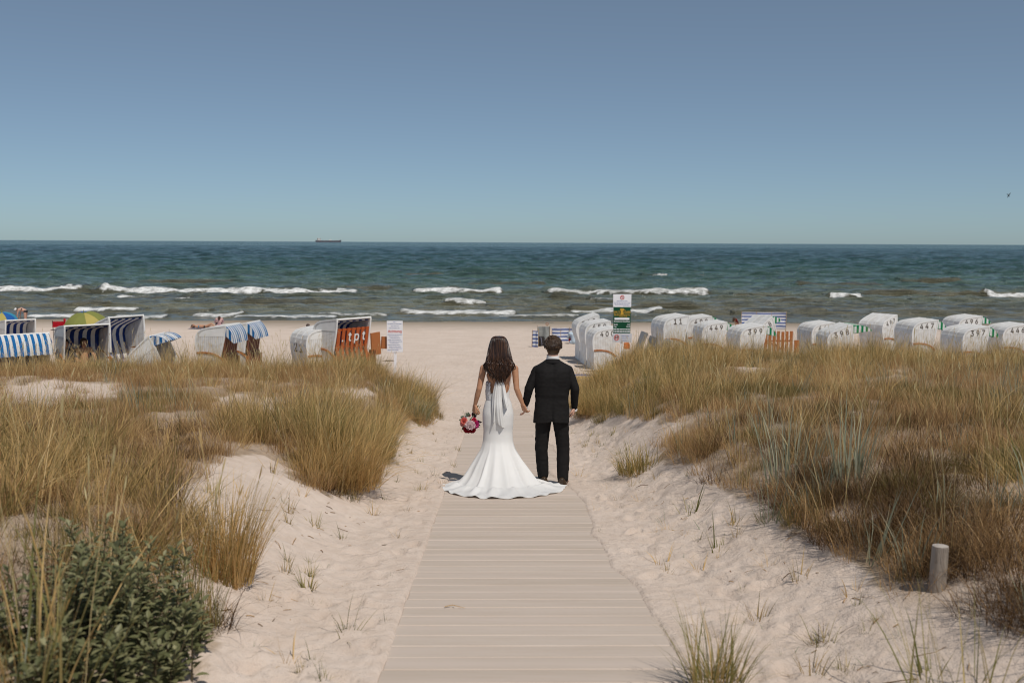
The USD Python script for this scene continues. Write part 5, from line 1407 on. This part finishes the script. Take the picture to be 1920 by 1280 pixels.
# two people camped among their things right of the price board
g = at_dist(1213, 37.5); S = 37.5 / FPX; zt = (project(g)[1] - 622) * S
t = thing('beach_shelter', 'small pale grey beach shelter propped open beside the price board', 'beach shelter', g, .2)
for k, (x0, x1) in enumerate(((-.5, -.05), (-.05, .30))):
    v = np.array([[x0, -.3, .02], [x1, -.3, zt * .98 - k * .18], [x1, .5, zt - k * .18], [x0, .5, .02]]); 
    obj('canopy', (np.vstack([v, v + [.01, 0, .012]]), np.vstack([grid_faces(2, 2) * 0 + np.array([[0, 1, 2], [0, 2, 3]]), np.array([[4, 6, 5], [4, 7, 6]])])), M['greyshirt'], t)
for x in (-.05, .30): obj('pole', tube([(x, -.3, 0), (x, -.3, zt * .98)], .012, 6), M['steel'], t)
g = at_dist(1222, 37.0)
person('dark haired person crouching in the grey beach shelter beside the price board', g, rot_pose(sit, -1.2), 'skin', ('brownhair', .3), [('dark_top', 'shirt', 'darkblue', .01)], s=.9, face=(.9, .3, 0))
g = at_dist(1198, 37.8)
t = thing('beach_bag', 'dark beach bag half hidden behind the price board', 'bag', g, 0)
obj('bag', box(0, 0, .30, .40, .25, .60, .05), M['darkblue'], t); obj('handle', tube([(-.12, 0, .58), (-.06, 0, .72), (.06, 0, .72), (.12, 0, .58)], .012, 5), M['black'], t)

# ------------------------------------------------------------------ dune vegetation
def blades(n, L, w, rad, lean, curve, K=4, seed=0, up=0.0, bias=(0, 0), jitter=.5):
    """n grass blades as tapering ribbons that rise from a disc and arch over. L, lean, curve: (low, high)."""
    g = np.random.default_rng(seed)
    a = g.uniform(0, 2 * np.pi, n); r = rad * np.sqrt(g.random(n))
    base = np.stack([r * np.cos(a), r * np.sin(a), np.full(n, -.03)], 1)
    phi = a + g.normal(0, jitter, n)
    d2 = np.stack([np.cos(phi), np.sin(phi)], 1) + np.asarray(bias)
    d2 /= np.linalg.norm(d2, axis=1, keepdims=True)
    th0 = g.uniform(*lean, n) * (.35 + .65 * r / max(rad, 1e-6)); cv = g.uniform(*curve, n)
    Ln = g.uniform(*L, n) * np.where(g.random(n) < .25, .6, 1)
    s = np.linspace(0, 1, K + 1)
    th = th0[:, None] + cv[:, None] * s[None] ** 1.6
    step = Ln[:, None] / K
    dx = np.sin(th) * step; dz = np.cos(th) * step
    hor = np.concatenate([np.zeros((n, 1)), np.cumsum(dx[:, :-1], 1)], 1)
    ver = np.concatenate([np.zeros((n, 1)), np.cumsum(dz[:, :-1], 1)], 1)
    c = base[:, None] + np.stack([d2[:, :1] * hor, d2[:, 1:] * hor, ver], -1)
    tw = g.uniform(0, np.pi, n)
    side = np.stack([-d2[:, 1] * np.cos(tw) , d2[:, 0] * np.cos(tw), np.sin(tw) * .5], 1)
    side[:, :2] += d2 * np.sin(tw)[:, None] * .6
    side /= np.linalg.norm(side, axis=1, keepdims=True)
    wd = (w * g.uniform(.6, 1.3, n))[:, None] * np.maximum(1 - s[None] ** 1.8, 0)
    Lf = c[:, :-1] - side[:, None] * wd[:, :-1, None] / 2; Rt = c[:, :-1] + side[:, None] * wd[:, :-1, None] / 2
    v = np.concatenate([Lf, Rt, c[:, -1:]], 1)                 # per blade: K left, K right, tip
    m = 2 * K + 1
    f = []
    for k in range(K - 1): f += [[k, K + k, K + k + 1], [k, K + k + 1, k + 1]]
    f.append([K - 1, 2 * K - 1, 2 * K])
    f = (np.arange(n)[:, None, None] * m + np.array(f)[None]).reshape(-1, 3)
    return v.reshape(-1, 3), f


def stalks(n, L, rad, seed=0, head=(.06, .11), hw=.009, lean=(.05, .35)):
    """Flowering stalks: a thin stem and a spindle-shaped ear."""
    g = np.random.default_rng(seed); ms = []
    for _ in range(n):
        a, r = g.uniform(0, 6.28), rad * math.sqrt(g.random()); l = g.uniform(*L); t = g.uniform(*lean); ph = a + g.normal(0, .6)
        d = np.array([math.cos(ph) * math.sin(t), math.sin(ph) * math.sin(t), math.cos(t)])
        b = np.array([r * math.cos(a), r * math.sin(a), -.03]); bend = np.array([math.cos(ph), math.sin(ph), -.2]) * .06
        p = [b + d * l * u + bend * u * u for u in (0, .4, .75, 1)]
        ms.append(tube(p, [.0022, .002, .0017, .0015], 3))
        h = g.uniform(*head); dd = p[-1] - p[-2]; dd /= np.linalg.norm(dd)
        ms.append(tube([p[-1], p[-1] + dd * h * .3, p[-1] + dd * h * .7, p[-1] + dd * h], [.002, hw * .5, hw * .42, .001], 5))
    return cat_(ms)


M['marram'] = blades_mat('marram_blades', [(0, (0.138, 0.119, 0.038)), (.25, (0.297, 0.225, 0.080)), (.5, (0.551, 0.374, 0.146)), (.8, (0.742, 0.518, 0.226)), (1, (0.890, 0.671, 0.367))], trans=.45)
M['marram_green'] = blades_mat('green_marram_blades', [(0, (0.117, 0.124, 0.033)), (.45, (0.254, 0.240, 0.075)), (.75, (0.445, 0.355, 0.133)), (1, (0.678, 0.499, 0.234))], trans=.45)
M['straw'] = blades_mat('straw_blades', [(0, (0.382, 0.235, 0.084)), (.4, (0.636, 0.422, 0.167)), (.8, (0.806, 0.566, 0.259)), (1, (0.900, 0.700, 0.384))], trans=.45)
M['fine'] = blades_mat('dry_fescue_blades', [(0, (0.138, 0.076, 0.031)), (.35, (0.329, 0.192, 0.080)), (.65, (0.509, 0.316, 0.142)), (1, (0.678, 0.460, 0.226))], trans=.4)
M['finegreen'] = blades_mat('green_fescue_blades', [(0, (0.053, 0.053, 0.017)), (.5, (0.159, 0.135, 0.040)), (.8, (0.297, 0.215, 0.075)), (1, (0.488, 0.336, 0.142))], trans=.35)
M['lyme'] = blades_mat('blue_lyme_blades', [(0, (.22, .24, .16)), (.5, (.34, .36, .25)), (.85, (.46, .45, .32)), (1, (.60, .50, .31))], trans=.35)
M['ear'] = blades_mat('pale_ears', [(0, (0.509, 0.345, 0.150)), (.5, (0.678, 0.499, 0.242)), (1, (0.615, 0.527, 0.284))], trans=.25)
M['deadgrass'] = blades_mat('dark_dead_blades', [(0, (0.037, 0.019, 0.009)), (.5, (0.106, 0.056, 0.021)), (.85, (0.233, 0.135, 0.054)), (1, (0.403, 0.249, 0.108))], trans=.2)

PRO = {
    'marram': [(blades(75, (.35, .85), .0068, .17, (.05, .7), (.1, 1.7), 5, 10 + k, jitter=.9), 'marram') for k in range(5)] + [(blades(70, (.35, .8), .0068, .16, (.05, .7), (.2, 1.7), 5, 20 + k, jitter=.9), 'marram_green') for k in range(3)]
              + [(blades(60, (.4, .85), .0065, .16, (.1, .8), (.3, 2.1), 6, 24 + k, jitter=1.0), 'straw') for k in range(4)],
    'fine': [(blades(130, (.12, .36), .0042, .18, (.1, 1.1), (.2, 1.8), 3, 30 + k, jitter=1.1), 'fine') for k in range(4)] + [(blades(130, (.10, .28), .0045, .17, (.1, 1.0), (.2, 1.5), 3, 36 + k, jitter=1.1), 'finegreen') for k in range(3)],
    'lyme': [(blades(13, (.3, .7), .012, .12, (.05, .55), (.1, 1.0), 5, 40 + k), 'lyme') for k in range(4)],
    'ears': [(stalks(5, (.6, 1.0), .2, 50 + k), 'ear') for k in range(3)],
    'dead': [(blades(170, (.12, .38), .0048, .2, (.3, 1.3), (.3, 1.6), 3, 60 + k, jitter=1.4), 'deadgrass') for k in range(3)],
}


def scatter(n, ymin, ymax, seed):
    g = np.random.default_rng(seed)
    y = np.sqrt(g.uniform(ymin ** 2, ymax ** 2, n)); x = (g.uniform(-1, 1, n)) * (.60 * y + 1.6)
    p = np.stack([x, y], 1)
    w = p + .32 * np.stack([meshkit.fbm(P3(x * 1.4, y * 1.4, 3.3), 3, 2) - .5, meshkit.fbm(P3(x * 1.4, y * 1.4, 8.3), 3, 3) - .5], 1) * 1.6
    ok = inside(VEG_L, w) | inside(VEG_R, w)
    for b in BARE: ok &= ~inside(b, w) | (g.random(n) < .06)
    ok &= np.hypot((x - SHRUB[0]) / .40, (y - SHRUB[1] + .1) / .70) > g.choice([.95, .95, .95, .2], n)
    ok &= (np.hypot(x - POST[0], y - POST[1]) > .12) & ~((np.abs(x - POST[0]) < .22) & (y < POST[1]) & (y > POST[1] - .6) & (g.random(n) < .8))
    return p[ok], g


POST = on_ground(1757, 1105)
SHRUB = on_ground(215, 1235)
AREA = lambda a, b: .60 * (b * b - a * a) + 3.2 * (b - a)
inst = {k: [] for k in PRO}                           # (x, y, proto, yaw, lean x, lean y, scale)
def put(kind, p, g, protos, smin, smax, leanx=0.0, tilt=.12):
    for q in p:
        inst[kind].append((q[0], q[1], int(g.choice(protos)), g.uniform(0, 6.28), g.normal(leanx, tilt), g.normal(0, tilt), g.uniform(smin, smax)))


def patch(p, s, seed): return meshkit.fbm(P3(p[:, 0] * s, p[:, 1] * s, seed * 1.3), 3, seed)


# fine grass everywhere
p, g = scatter(int(30 * AREA(1.5, 31)), 1.5, 31, 101)
pn = patch(p, .55, 4); near = sm(12, 5, p[:, 1])
keep = g.random(len(p)) < .42 + 1.5 * (pn - .40)
p, pn = p[keep], pn[keep]
gr = pn + g.normal(0, .10, len(p)) > .56
put('fine', p[~gr], g, [0, 1, 2, 3], .65, 1.3); put('fine', p[gr], g, [4, 5, 6], .6, 1.1)
# marram: thick on the crest and near the camera, patchy between
p, g = scatter(int(13 * AREA(1.5, 31)), 1.5, 31, 102)
pm = patch(p, .40, 9)
crest = sm(20.5, 23, p[:, 1]); nearL = sm(10.5, 8.0, p[:, 1]) * (p[:, 0] < 0); gap = (p[:, 0] > 0) * sm(4.4, 2.0, p[:, 0] - xc(p[:, 1])) * sm(13, 16, p[:, 1])
gapL = (p[:, 0] < 0) * sm(3.6, 2.2, xc(p[:, 1]) - p[:, 0]) * sm(9, 10, p[:, 1])
pr = np.clip(.04 + .22 * sm(.54, .68, pm) + .62 * crest + .60 * nearL * sm(.36, .52, pm) + .75 * gap + .75 * gapL, 0, .95)
k = g.random(len(p)) < pr
p, pm, crest_, gl_ = p[k], pm[k], crest[k], gapL[k]
typ = g.random(len(p)) + .5 * (patch(p, .3, 15) - .5)
cl = sm(.36, .62, patch(p, .75, 33)) * crest_
keep = g.random(len(p)) < np.where(crest_ > .3, .25 + .85 * cl, 1.0)
p, typ, cl = p[keep], typ[keep], cl[keep]
tall = (cl > .45)
put('marram', p[tall][::2], g, [0, 1, 2, 3, 4, 8, 9, 10, 11], .95, 1.4, leanx=.10, tilt=.2)
put('marram', p[typ < .42], g, [0, 1, 2, 3, 4], .5, 1.1, leanx=.10, tilt=.2); put('marram', p[(typ >= .42) & (typ < .62)], g, [5, 6, 7], .5, 1.0, leanx=.10, tilt=.2); put('marram', p[typ >= .62], g, [8, 9, 10, 11], .5, 1.1, leanx=.10, tilt=.2)
# blue lyme grass, mostly on the right
p, g = scatter(int(8 * AREA(2.5, 24)), 2.5, 24, 103)
pl = patch(p, .5, 21)
k = g.random(len(p)) < np.where(p[:, 0] > 0, .60 * sm(.48, .62, pl) * sm(19, 13, p[:, 1]) + .06, .10 * sm(.5, .6, pl))
put('lyme', p[k], g, [0, 1, 2, 3], .55, 1.05)
# flowering stalks
p, g = scatter(int(1.3 * AREA(2.0, 28)), 2.0, 28, 104)
put('ears', p, g, [0, 1, 2], .65, 1.05)
# dark dead grass under the lip of the right-hand dune
p, g = scatter(int(40 * AREA(2.5, 12)), 2.5, 12, 105)
dd_ = (p[:, 0] - 2.35) / 1.0
DK = on_ground(1640, 1030); DK2 = on_ground(1840, 1120)
zone = .9 * np.exp(-(((p[:, 1] - DK[1] - .3) / .9) ** 2)) * np.exp(-(((p[:, 0] - DK[0] - .25) / .6) ** 2)) + .07 + .55 * np.exp(-(((p[:, 1] - DK2[1]) / .7) ** 2)) * np.exp(-(((p[:, 0] - DK2[0]) / .9) ** 2)) * (p[:, 0] > 0) + .06
k = g.random(len(p)) < zone
put('dead', p[k], g, [0, 1, 2], .6, 1.15)

LAB = {'marram': 'marram_grass', 'fine': 'low_fescue_grass', 'lyme': 'lyme_grass', 'ears': 'grass_ears', 'dead': 'dead_grass'}
for kind, rows in inst.items():
    pi = UsdGeom.PointInstancer.Define(stage, '/World/' + LAB[kind])
    tag(pi.GetPrim(), {'marram': 'tall straw and green marram grass covering both dunes', 'fine': 'low dry brown fescue covering the dunes between the taller grass', 'lyme': 'broad bluish lyme grass standing among the dune grass',
                       'ears': 'pale flowering ears above the dune grass', 'dead': 'dark dead grass matted under the edge of the right dune'}[kind], 'grass', kind='stuff')
    UsdGeom.Scope.Define(stage, f'/World/{LAB[kind]}/Prototypes')
    for i, (m_, mn) in enumerate(PRO[kind]):
        pr_ = usdkit.mesh(stage, f'/World/{LAB[kind]}/Prototypes/tuft_{i:03d}', m_, M[mn])
        toned(pr_, M[mn])
        pi.CreatePrototypesRel().AddTarget(pr_.GetPath())
    r = np.array(rows)
    z = ground_z(r[:, 0], r[:, 1])
    pi.CreatePositionsAttr(Vt.Vec3fArray.FromNumpy(np.stack([r[:, 0], r[:, 1], z], 1).astype(np.float32)))
    pi.CreateProtoIndicesAttr(Vt.IntArray.FromNumpy(r[:, 2].astype(np.int32)))
    qs = []
    for row in r:
        q = Gf.Rotation(Gf.Vec3d(0, 0, 1), math.degrees(row[3])) * Gf.Rotation(Gf.Vec3d(0, 1, 0), math.degrees(row[4])) * Gf.Rotation(Gf.Vec3d(1, 0, 0), math.degrees(row[5]))
        qq = q.GetQuat(); qs.append(Gf.Quath(float(qq.GetReal()), *[float(t) for t in qq.GetImaginary()]))
    pi.CreateOrientationsAttr(Vt.QuathArray(qs))
    pi.CreateScalesAttr(Vt.Vec3fArray.FromNumpy(np.repeat(r[:, 6:7], 3, 1).astype(np.float32)))


# ---------------------------------------------- clumps that stand out singly
def clump(label, px, py, n, L, rad, m, lean=(.05, .6), curve=(.3, 1.4), w=.0075, seed=0, bias=(0, 0), ears=0, name='grass_clump', dead=0):
    g = on_ground(px, py)
    t = thing(name, label, 'grass clump', g + [0, 0, float(ground_z(g[0], g[1])) - g[2]], 0)
    for i, mm in enumerate(m):
        obj('blades', blades(n // len(m), L, w, rad, lean, (curve[0], curve[1] * 1.25), 6, seed + i, bias=bias, jitter=.85), M[mm], t, kind='stuff')
    if ears: obj('ears', stalks(ears, (L[1] * .9, L[1] * 1.15), rad, seed + 9), M['ear'], t, kind='stuff')
    if dead: obj('dead_blades', blades(dead, (.1, .3), .006, rad * .9, (.6, 1.5), (.2, 1.0), 3, seed + 5), M['deadgrass'], t, kind='stuff')
    return t


clump('large golden marram clump overhanging the sand left of the boardwalk', 640, 905, 1500, (.45, .95), .42, ['straw', 'marram', 'straw'], lean=(.1, 1.0), curve=(.4, 1.5), seed=200, bias=(.25, -.1), ears=8, dead=120)
clump('golden marram clump just behind the large one by the boardwalk', 600, 850, 1000, (.45, .9), .40, ['marram', 'marram_green', 'straw'], lean=(.05, .8), seed=210, ears=6)
clump('golden marram clump nearest the path on the far left dune edge', 700, 850, 700, (.4, .8), .30, ['straw', 'marram_green'], lean=(.05, .9), seed=216, bias=(.2, 0), ears=3)
clump('straw coloured clump fanning over bare sand above the leafy shrub', 425, 1085, 520, (.45, .80), .17, ['straw', 'marram'], lean=(.05, .55), curve=(.2, .9), seed=220, bias=(.35, 0), ears=4, dead=60)
clump('thin green tuft at the edge of the leafy shrub', 375, 1165, 60, (.3, .6), .10, ['marram_green'], lean=(.05, .4), curve=(.1, .6), seed=226)
clump('grey green tuft leaning towards the beach at the end of the left dune', 775, 785, 420, (.35, .7), .32, ['lyme', 'marram_green'], lean=(.1, .9), seed=230, bias=(.3, 0), w=.009)
clump('bright green grass tuft cut by the bottom edge, right of the boardwalk', 1340, 1290, 170, (.28, .54), .12, ['marram_green', 'marram_green', 'marram'], lean=(.05, .75), curve=(.1, 1.0), seed=240, dead=40)
clump('green tuft hanging over the sand lip beside the man', 1195, 885, 420, (.25, .55), .24, ['marram_green', 'marram'], lean=(.1, .9), seed=246, bias=(-.3, -.2), dead=80)
clump('blue green lyme clump highest on the sand slope at the right', 1480, 905, 70, (.4, .8), .22, ['lyme'], lean=(.02, .35), curve=(.05, .5), w=.013, seed=250)
clump('tall bluish lyme clump in the middle of the right dune', 1590, 905, 60, (.45, .9), .16, ['lyme'], lean=(.02, .35), curve=(.05, .5), w=.014, seed=256)
clump('green marram clump leaning towards the groom at the dune gap', 1115, 770, 900, (.4, .85), .40, ['marram_green', 'marram', 'straw'], lean=(.1, .9), curve=(.3, 1.3), seed=260, bias=(-.35, 0), ears=5)
clump('marram clump at the foot of the foremost numbered beach chair', 1150, 720, 900, (.4, .8), .45, ['marram_green', 'marram', 'straw'], lean=(.1, .8), curve=(.3, 1.3), seed=266, bias=(-.25, 0), ears=4)
clump('blurred tall blades rising at the bottom left corner', 60, 1330, 60, (.7, 1.1), .20, ['marram_green', 'straw'], lean=(.1, .7), curve=(.1, .8), w=.010, seed=270, ears=5)
clump('sparse green blades rising at the bottom right corner', 1800, 1330, 36, (.45, .8), .25, ['marram_green'], lean=(.2, .9), curve=(.1, .7), w=.008, seed=276)
clump('reddish brown cushion of fine grass on the lip of the right dune', 1330, 845, 900, (.2, .45), .38, ['fine', 'fine', 'finegreen'], lean=(.1, 1.2), curve=(.2, 1.2), w=.004, seed=280)
clump('dark dried grass clod lying on the sand near the bottom right', 1545, 1205, 120, (.08, .24), .07, ['deadgrass', 'marram_green'], lean=(.4, 1.5), curve=(.2, 1.2), w=.005, seed=286)
clump('upright thin green tuft in the sand right of the man', 1545, 930, 26, (.25, .5), .05, ['lyme'], lean=(.05, .5), curve=(.05, .6), w=.012, seed=290)

# small sprigs growing singly out of the bare sand
SPR = []
for k in range(6):
    c = UsdGeom.Xform.Define(stage, f'/World/Looks/sprig_class_{k}'); c.GetPrim().SetSpecifier(Sdf.SpecifierClass)
    mn_ = ('marram_green', 'marram', 'marram_green', 'lyme', 'marram_green', 'straw')[k]
    toned(usdkit.mesh(stage, f'/World/Looks/sprig_class_{k}/blades', blades((13, 20, 30, 9, 24, 15)[k], (.07, .24), .0058, .045, (.2, 1.25), (.1, 1.1), 4, 300 + k, jitter=.9), M[mn_]), M[mn_])
    SPR.append(c.GetPath())
def sprig(x, y, s, k, label, group):
    t = thing('grass_sprig', label, 'grass sprig', (x, y, float(ground_z(x, y))), random.uniform(0, 6.28), s * 1.3, group)
    t.GetReferences().AddInternalReference(SPR[k]); t.SetInstanceable(True)
g = np.random.default_rng(77)
named = [(575, 1105, 1.0, 2, 'L'), (650, 1190, 1.1, 4, 'L'), (590, 985, .8, 2, 'L'), (645, 1010, .7, 0, 'L'), (535, 1075, .7, 1, 'L'), (720, 1170, .5, 0, 'L'), (690, 1010, .6, 3, 'L'), (760, 960, .6, 1, 'L'), (700, 965, .7, 1, 'L'), (850, 875, .7, 2, 'L'), (858, 845, .8, 2, 'L'), (868, 812, .7, 4, 'L'), (872, 780, .8, 4, 'L'), (828, 910, .6, 1, 'L'), (800, 905, .5, 3, 'L'), (770, 850, .6, 1, 'L'), (740, 905, .6, 0, 'L'), (785, 800, .7, 2, 'L'), (815, 790, .8, 4, 'L'),
         (480, 905, 1.0, 3, 'L'), (510, 885, .9, 1, 'L'), (455, 930, .8, 5, 'L'), (540, 960, .8, 1, 'L'), (400, 925, 1.0, 2, 'L'), (375, 985, 1.1, 1, 'L'), (430, 985, .8, 5, 'L'), (495, 1010, .8, 3, 'L'), (565, 930, .7, 5, 'L'), (800, 995, .5, 3, 'L'), (560, 1185, .6, 3, 'L'), (500, 1130, .6, 1, 'L'), (610, 1060, .6, 3, 'L'), (470, 1215, .8, 3, 'L'), (660, 1080, .5, 3, 'L'), (730, 1090, .4, 0, 'L'), (540, 1240, .7, 5, 'L'), (610, 1230, .5, 3, 'L'), (670, 940, .6, 1, 'L'), (745, 1010, .5, 1, 'L'),
         (1110, 815, .8, 2, 'R'), (1130, 835, .9, 4, 'R'), (1150, 815, 1.0, 2, 'R'), (1095, 840, .7, 1, 'R'), (1175, 845, .8, 0, 'R'), (1100, 880, 1.1, 3, 'R'), (1085, 895, .9, 5, 'R'), (1160, 880, .8, 1, 'R'), (1115, 960, .6, 5, 'R'), (1310, 945, 1.6, 3, 'R'), (1290, 965, 1.7, 0, 'R'), (1330, 985, 1.5, 3, 'R'), (1250, 980, 1.2, 3, 'R'), (1350, 1030, 1.3, 0, 'R'), (1380, 985, 1.0, 1, 'R'), (1240, 1060, .9, 5, 'R'), (1280, 1055, 1.0, 3, 'R'), (1420, 1160, .9, 1, 'R'), (1500, 1090, .9, 1, 'R'),
         (1470, 1230, 1.2, 3, 'R'), (1520, 1260, 1.0, 1, 'R'), (1600, 1110, .8, 5, 'R'), (1440, 1060, .7, 5, 'R'), (1390, 1110, .5, 0, 'R'), (1230, 900, .7, 1, 'R'), (1200, 940, .6, 5, 'R'), (1120, 1000, .4, 0, 'R'), (1700, 1200, 1.0, 3, 'R'), (1640, 1240, 1.2, 3, 'R'), (1750, 1270, 1.4, 0, 'R')]
for px, py, s, k, sd in named:
    q = on_ground(px, py)
    sprig(q[0], q[1], s, k, 'small grass sprig in the bare sand left of the boardwalk' if sd == 'L' else 'small grass sprig in the bare sand right of the boardwalk', 'sprigs in the sand left of the boardwalk' if sd == 'L' else 'sprigs in the sand right of the boardwalk')
for _ in range(120):
    y = g.uniform(3.6, 20); left = g.random() < .5
    x = xc(y) + (-1 if left else 1) * g.uniform(.95, 2.1)
    if inside(VEG_L, np.array([[x, y]]))[0] or inside(VEG_R, np.array([[x, y]]))[0]: continue
    sprig(x, y, g.uniform(.35, .7), int(g.integers(0, 6)), 'small grass sprig in the bare sand left of the boardwalk' if left else 'small grass sprig in the bare sand right of the boardwalk', 'sprigs in the sand left of the boardwalk' if left else 'sprigs in the sand right of the boardwalk')

# straw and twigs blown onto the sand
ms = []
for _ in range(420):
    y = g.uniform(3, 15); left = g.random() < .55
    x = xc(y) + (-1 if left else 1) * g.uniform(.8, 2.3)
    z = float(ground_z(x, y)); a = g.uniform(0, math.pi); l = g.uniform(.012, .07) if g.random() < .85 else g.uniform(.08, .2)
    dx, dy = math.cos(a) * l / 2, math.sin(a) * l / 2
    pts = [(x - dx, y - dy, float(ground_z(x - dx, y - dy)) + .005), (x + g.normal(0, .006), y + g.normal(0, .006), z + .009), (x + dx, y + dy, float(ground_z(x + dx, y + dy)) + .005)]
    ms.append(tube(pts, g.uniform(.0012, .003), 4))
obj('straw_litter', cat_(ms), M['fine'], label='bits of straw and twig scattered on the sand', cat='straw', kind='stuff')
q = on_ground(848, 1142)
obj('dry_stalk', tube([(q[0] - .05, q[1] + .02, path_z(q[1] + .02) + .006), (q[0], q[1] + .025, path_z(q[1] + .025) + .016), (q[0] + .08, q[1] - .02, path_z(q[1] - .02) + .008)], [.0025, .0025, .001], 5), M['straw'], label='single dry curved stalk lying on the boardwalk', cat='stalk')

# ---------------------------------------------- the post
M['post'] = mat('weathered_grey_post', (0.36, 0.31, 0.26), (0.24, 0.20, 0.165), 9, 0.85, 0.7, 30, stretch=(6, 6, .8))
M['postend'] = mat('cut_grey_end_grain', (0.48, 0.43, 0.38), (0.36, 0.31, 0.27), 30, 0.9, 0.5, 60)
S = POST[1] / FPX; hp = 84 * S; rp = 15.5 * S
t = thing('wooden_post', 'short weathered round wooden post standing in dead grass', 'post', POST, 0)
na = 28; aa = np.linspace(0, 2 * np.pi, na, endpoint=False)
crack = 1 - .06 * np.exp(-((aa - 4.3) / .05) ** 2) - .05 * np.exp(-((aa - 5.3) / .04) ** 2) - .05 * np.exp(-((aa - 1.2) / .05) ** 2)
rr = []
for z, k in ((-.2, 1.03), (hp * .3, 1.02), (hp * .6, 1.0), (hp * .93, .99), (hp * .985, .97), (hp, .93)):
    rr.append(np.stack([rp * k * crack * np.cos(aa) + z * .03, rp * k * crack * np.sin(aa), np.full(na, z)], 1))
obj('shaft', loft(rr, False), M['post'], t, smooth=40)
obj('end_grain', loft([rr[-1], rr[-1] * [.5, .5, 1] + [.5 * hp * .03, 0, .003], rr[-1] * [.05, .05, 1] + [.95 * hp * .03, 0, .004]], True), M['postend'], t, smooth=40)

# ---------------------------------------------- leafy shrub in the lower left corner
M['shrubleaf'] = blades_mat('grey_green_shrub_leaf', [(0, (.10, .11, .045)), (.4, (.175, .18, .085)), (.75, (.26, .255, .13)), (.92, (.38, .36, .20)), (1, (.45, .33, .13))], trans=.3, rough=.45)
M['shrubstem'] = mat('brown_green_stem', (0.10, 0.075, 0.04), (0.07, 0.055, 0.03), 20, 0.7)
gs_ = np.random.default_rng(404)
sb = on_ground(215, 1235)
sb[2] = float(ground_z(sb[0], sb[1]))
t = thing('leafy_shrub', 'grey green leafy shrub spilling over the sand in the lower left', 'shrub', sb, 0)
lv_ = []
for i in range(110):
    bx, by = gs_.uniform(-.36, .34), gs_.uniform(-.70, .66)
    rad_ = math.hypot(bx / .36, by / .70)
    if rad_ > 1.05: continue
    hgt_ = (.60 - .30 * rad_) * gs_.uniform(.7, 1.1) + (.12 if by > .15 and abs(bx) < .2 else 0)
    gz_ = float(ground_z(sb[0] + bx, sb[1] + by)) - sb[2]
    ld = np.array([gs_.normal(bx * .4, .14), gs_.normal(by * .25 - .05, .18), 1.0])
    p = [np.array([bx, by, gz_ - .03]) + ld * hgt_ * u * [1 + .3 * u, 1 + .3 * u, 1] for u in np.linspace(0, 1, 5)]
    obj('stem', tube(p, [.006, .005, .004, .003, .0015], 5), M['shrubstem'], t)
    nl = int(hgt_ / .011)
    for k in range(nl):
        u = .18 + .82 * (k + gs_.random() * .5) / nl
        c = np.array([np.interp(u, np.linspace(0, 1, 5), [q_[j] for q_ in p]) for j in range(3)])
        a = k * 2.4 + gs_.normal(0, .4)
        el = gs_.uniform(.0, .75) + .5 * u ** 4
        d_ = np.array([math.cos(a) * math.cos(el), math.sin(a) * math.cos(el), math.sin(el)])
        L_ = gs_.uniform(.038, .085) * (1.1 - .45 * u)
        lv_.append((leaf(c + d_ * .012, d_, L_, L_ * .27, nrm=(-d_[0] * .3, -d_[1] * .3, 1.0), fold_=.35), float(np.linalg.norm(sb + c))))
lv_.sort(key=lambda q_: q_[1])
vis = lv_[::max(1, len(lv_) // 300)][:300]
vid = {id(q_[0]) for q_ in vis}
for q_, _ in vis: obj('leaf', q_, M['shrubleaf'], t)
obj('foliage', cat_([q_ for q_, _ in lv_ if id(q_) not in vid]), M['shrubleaf'], t, kind='stuff')
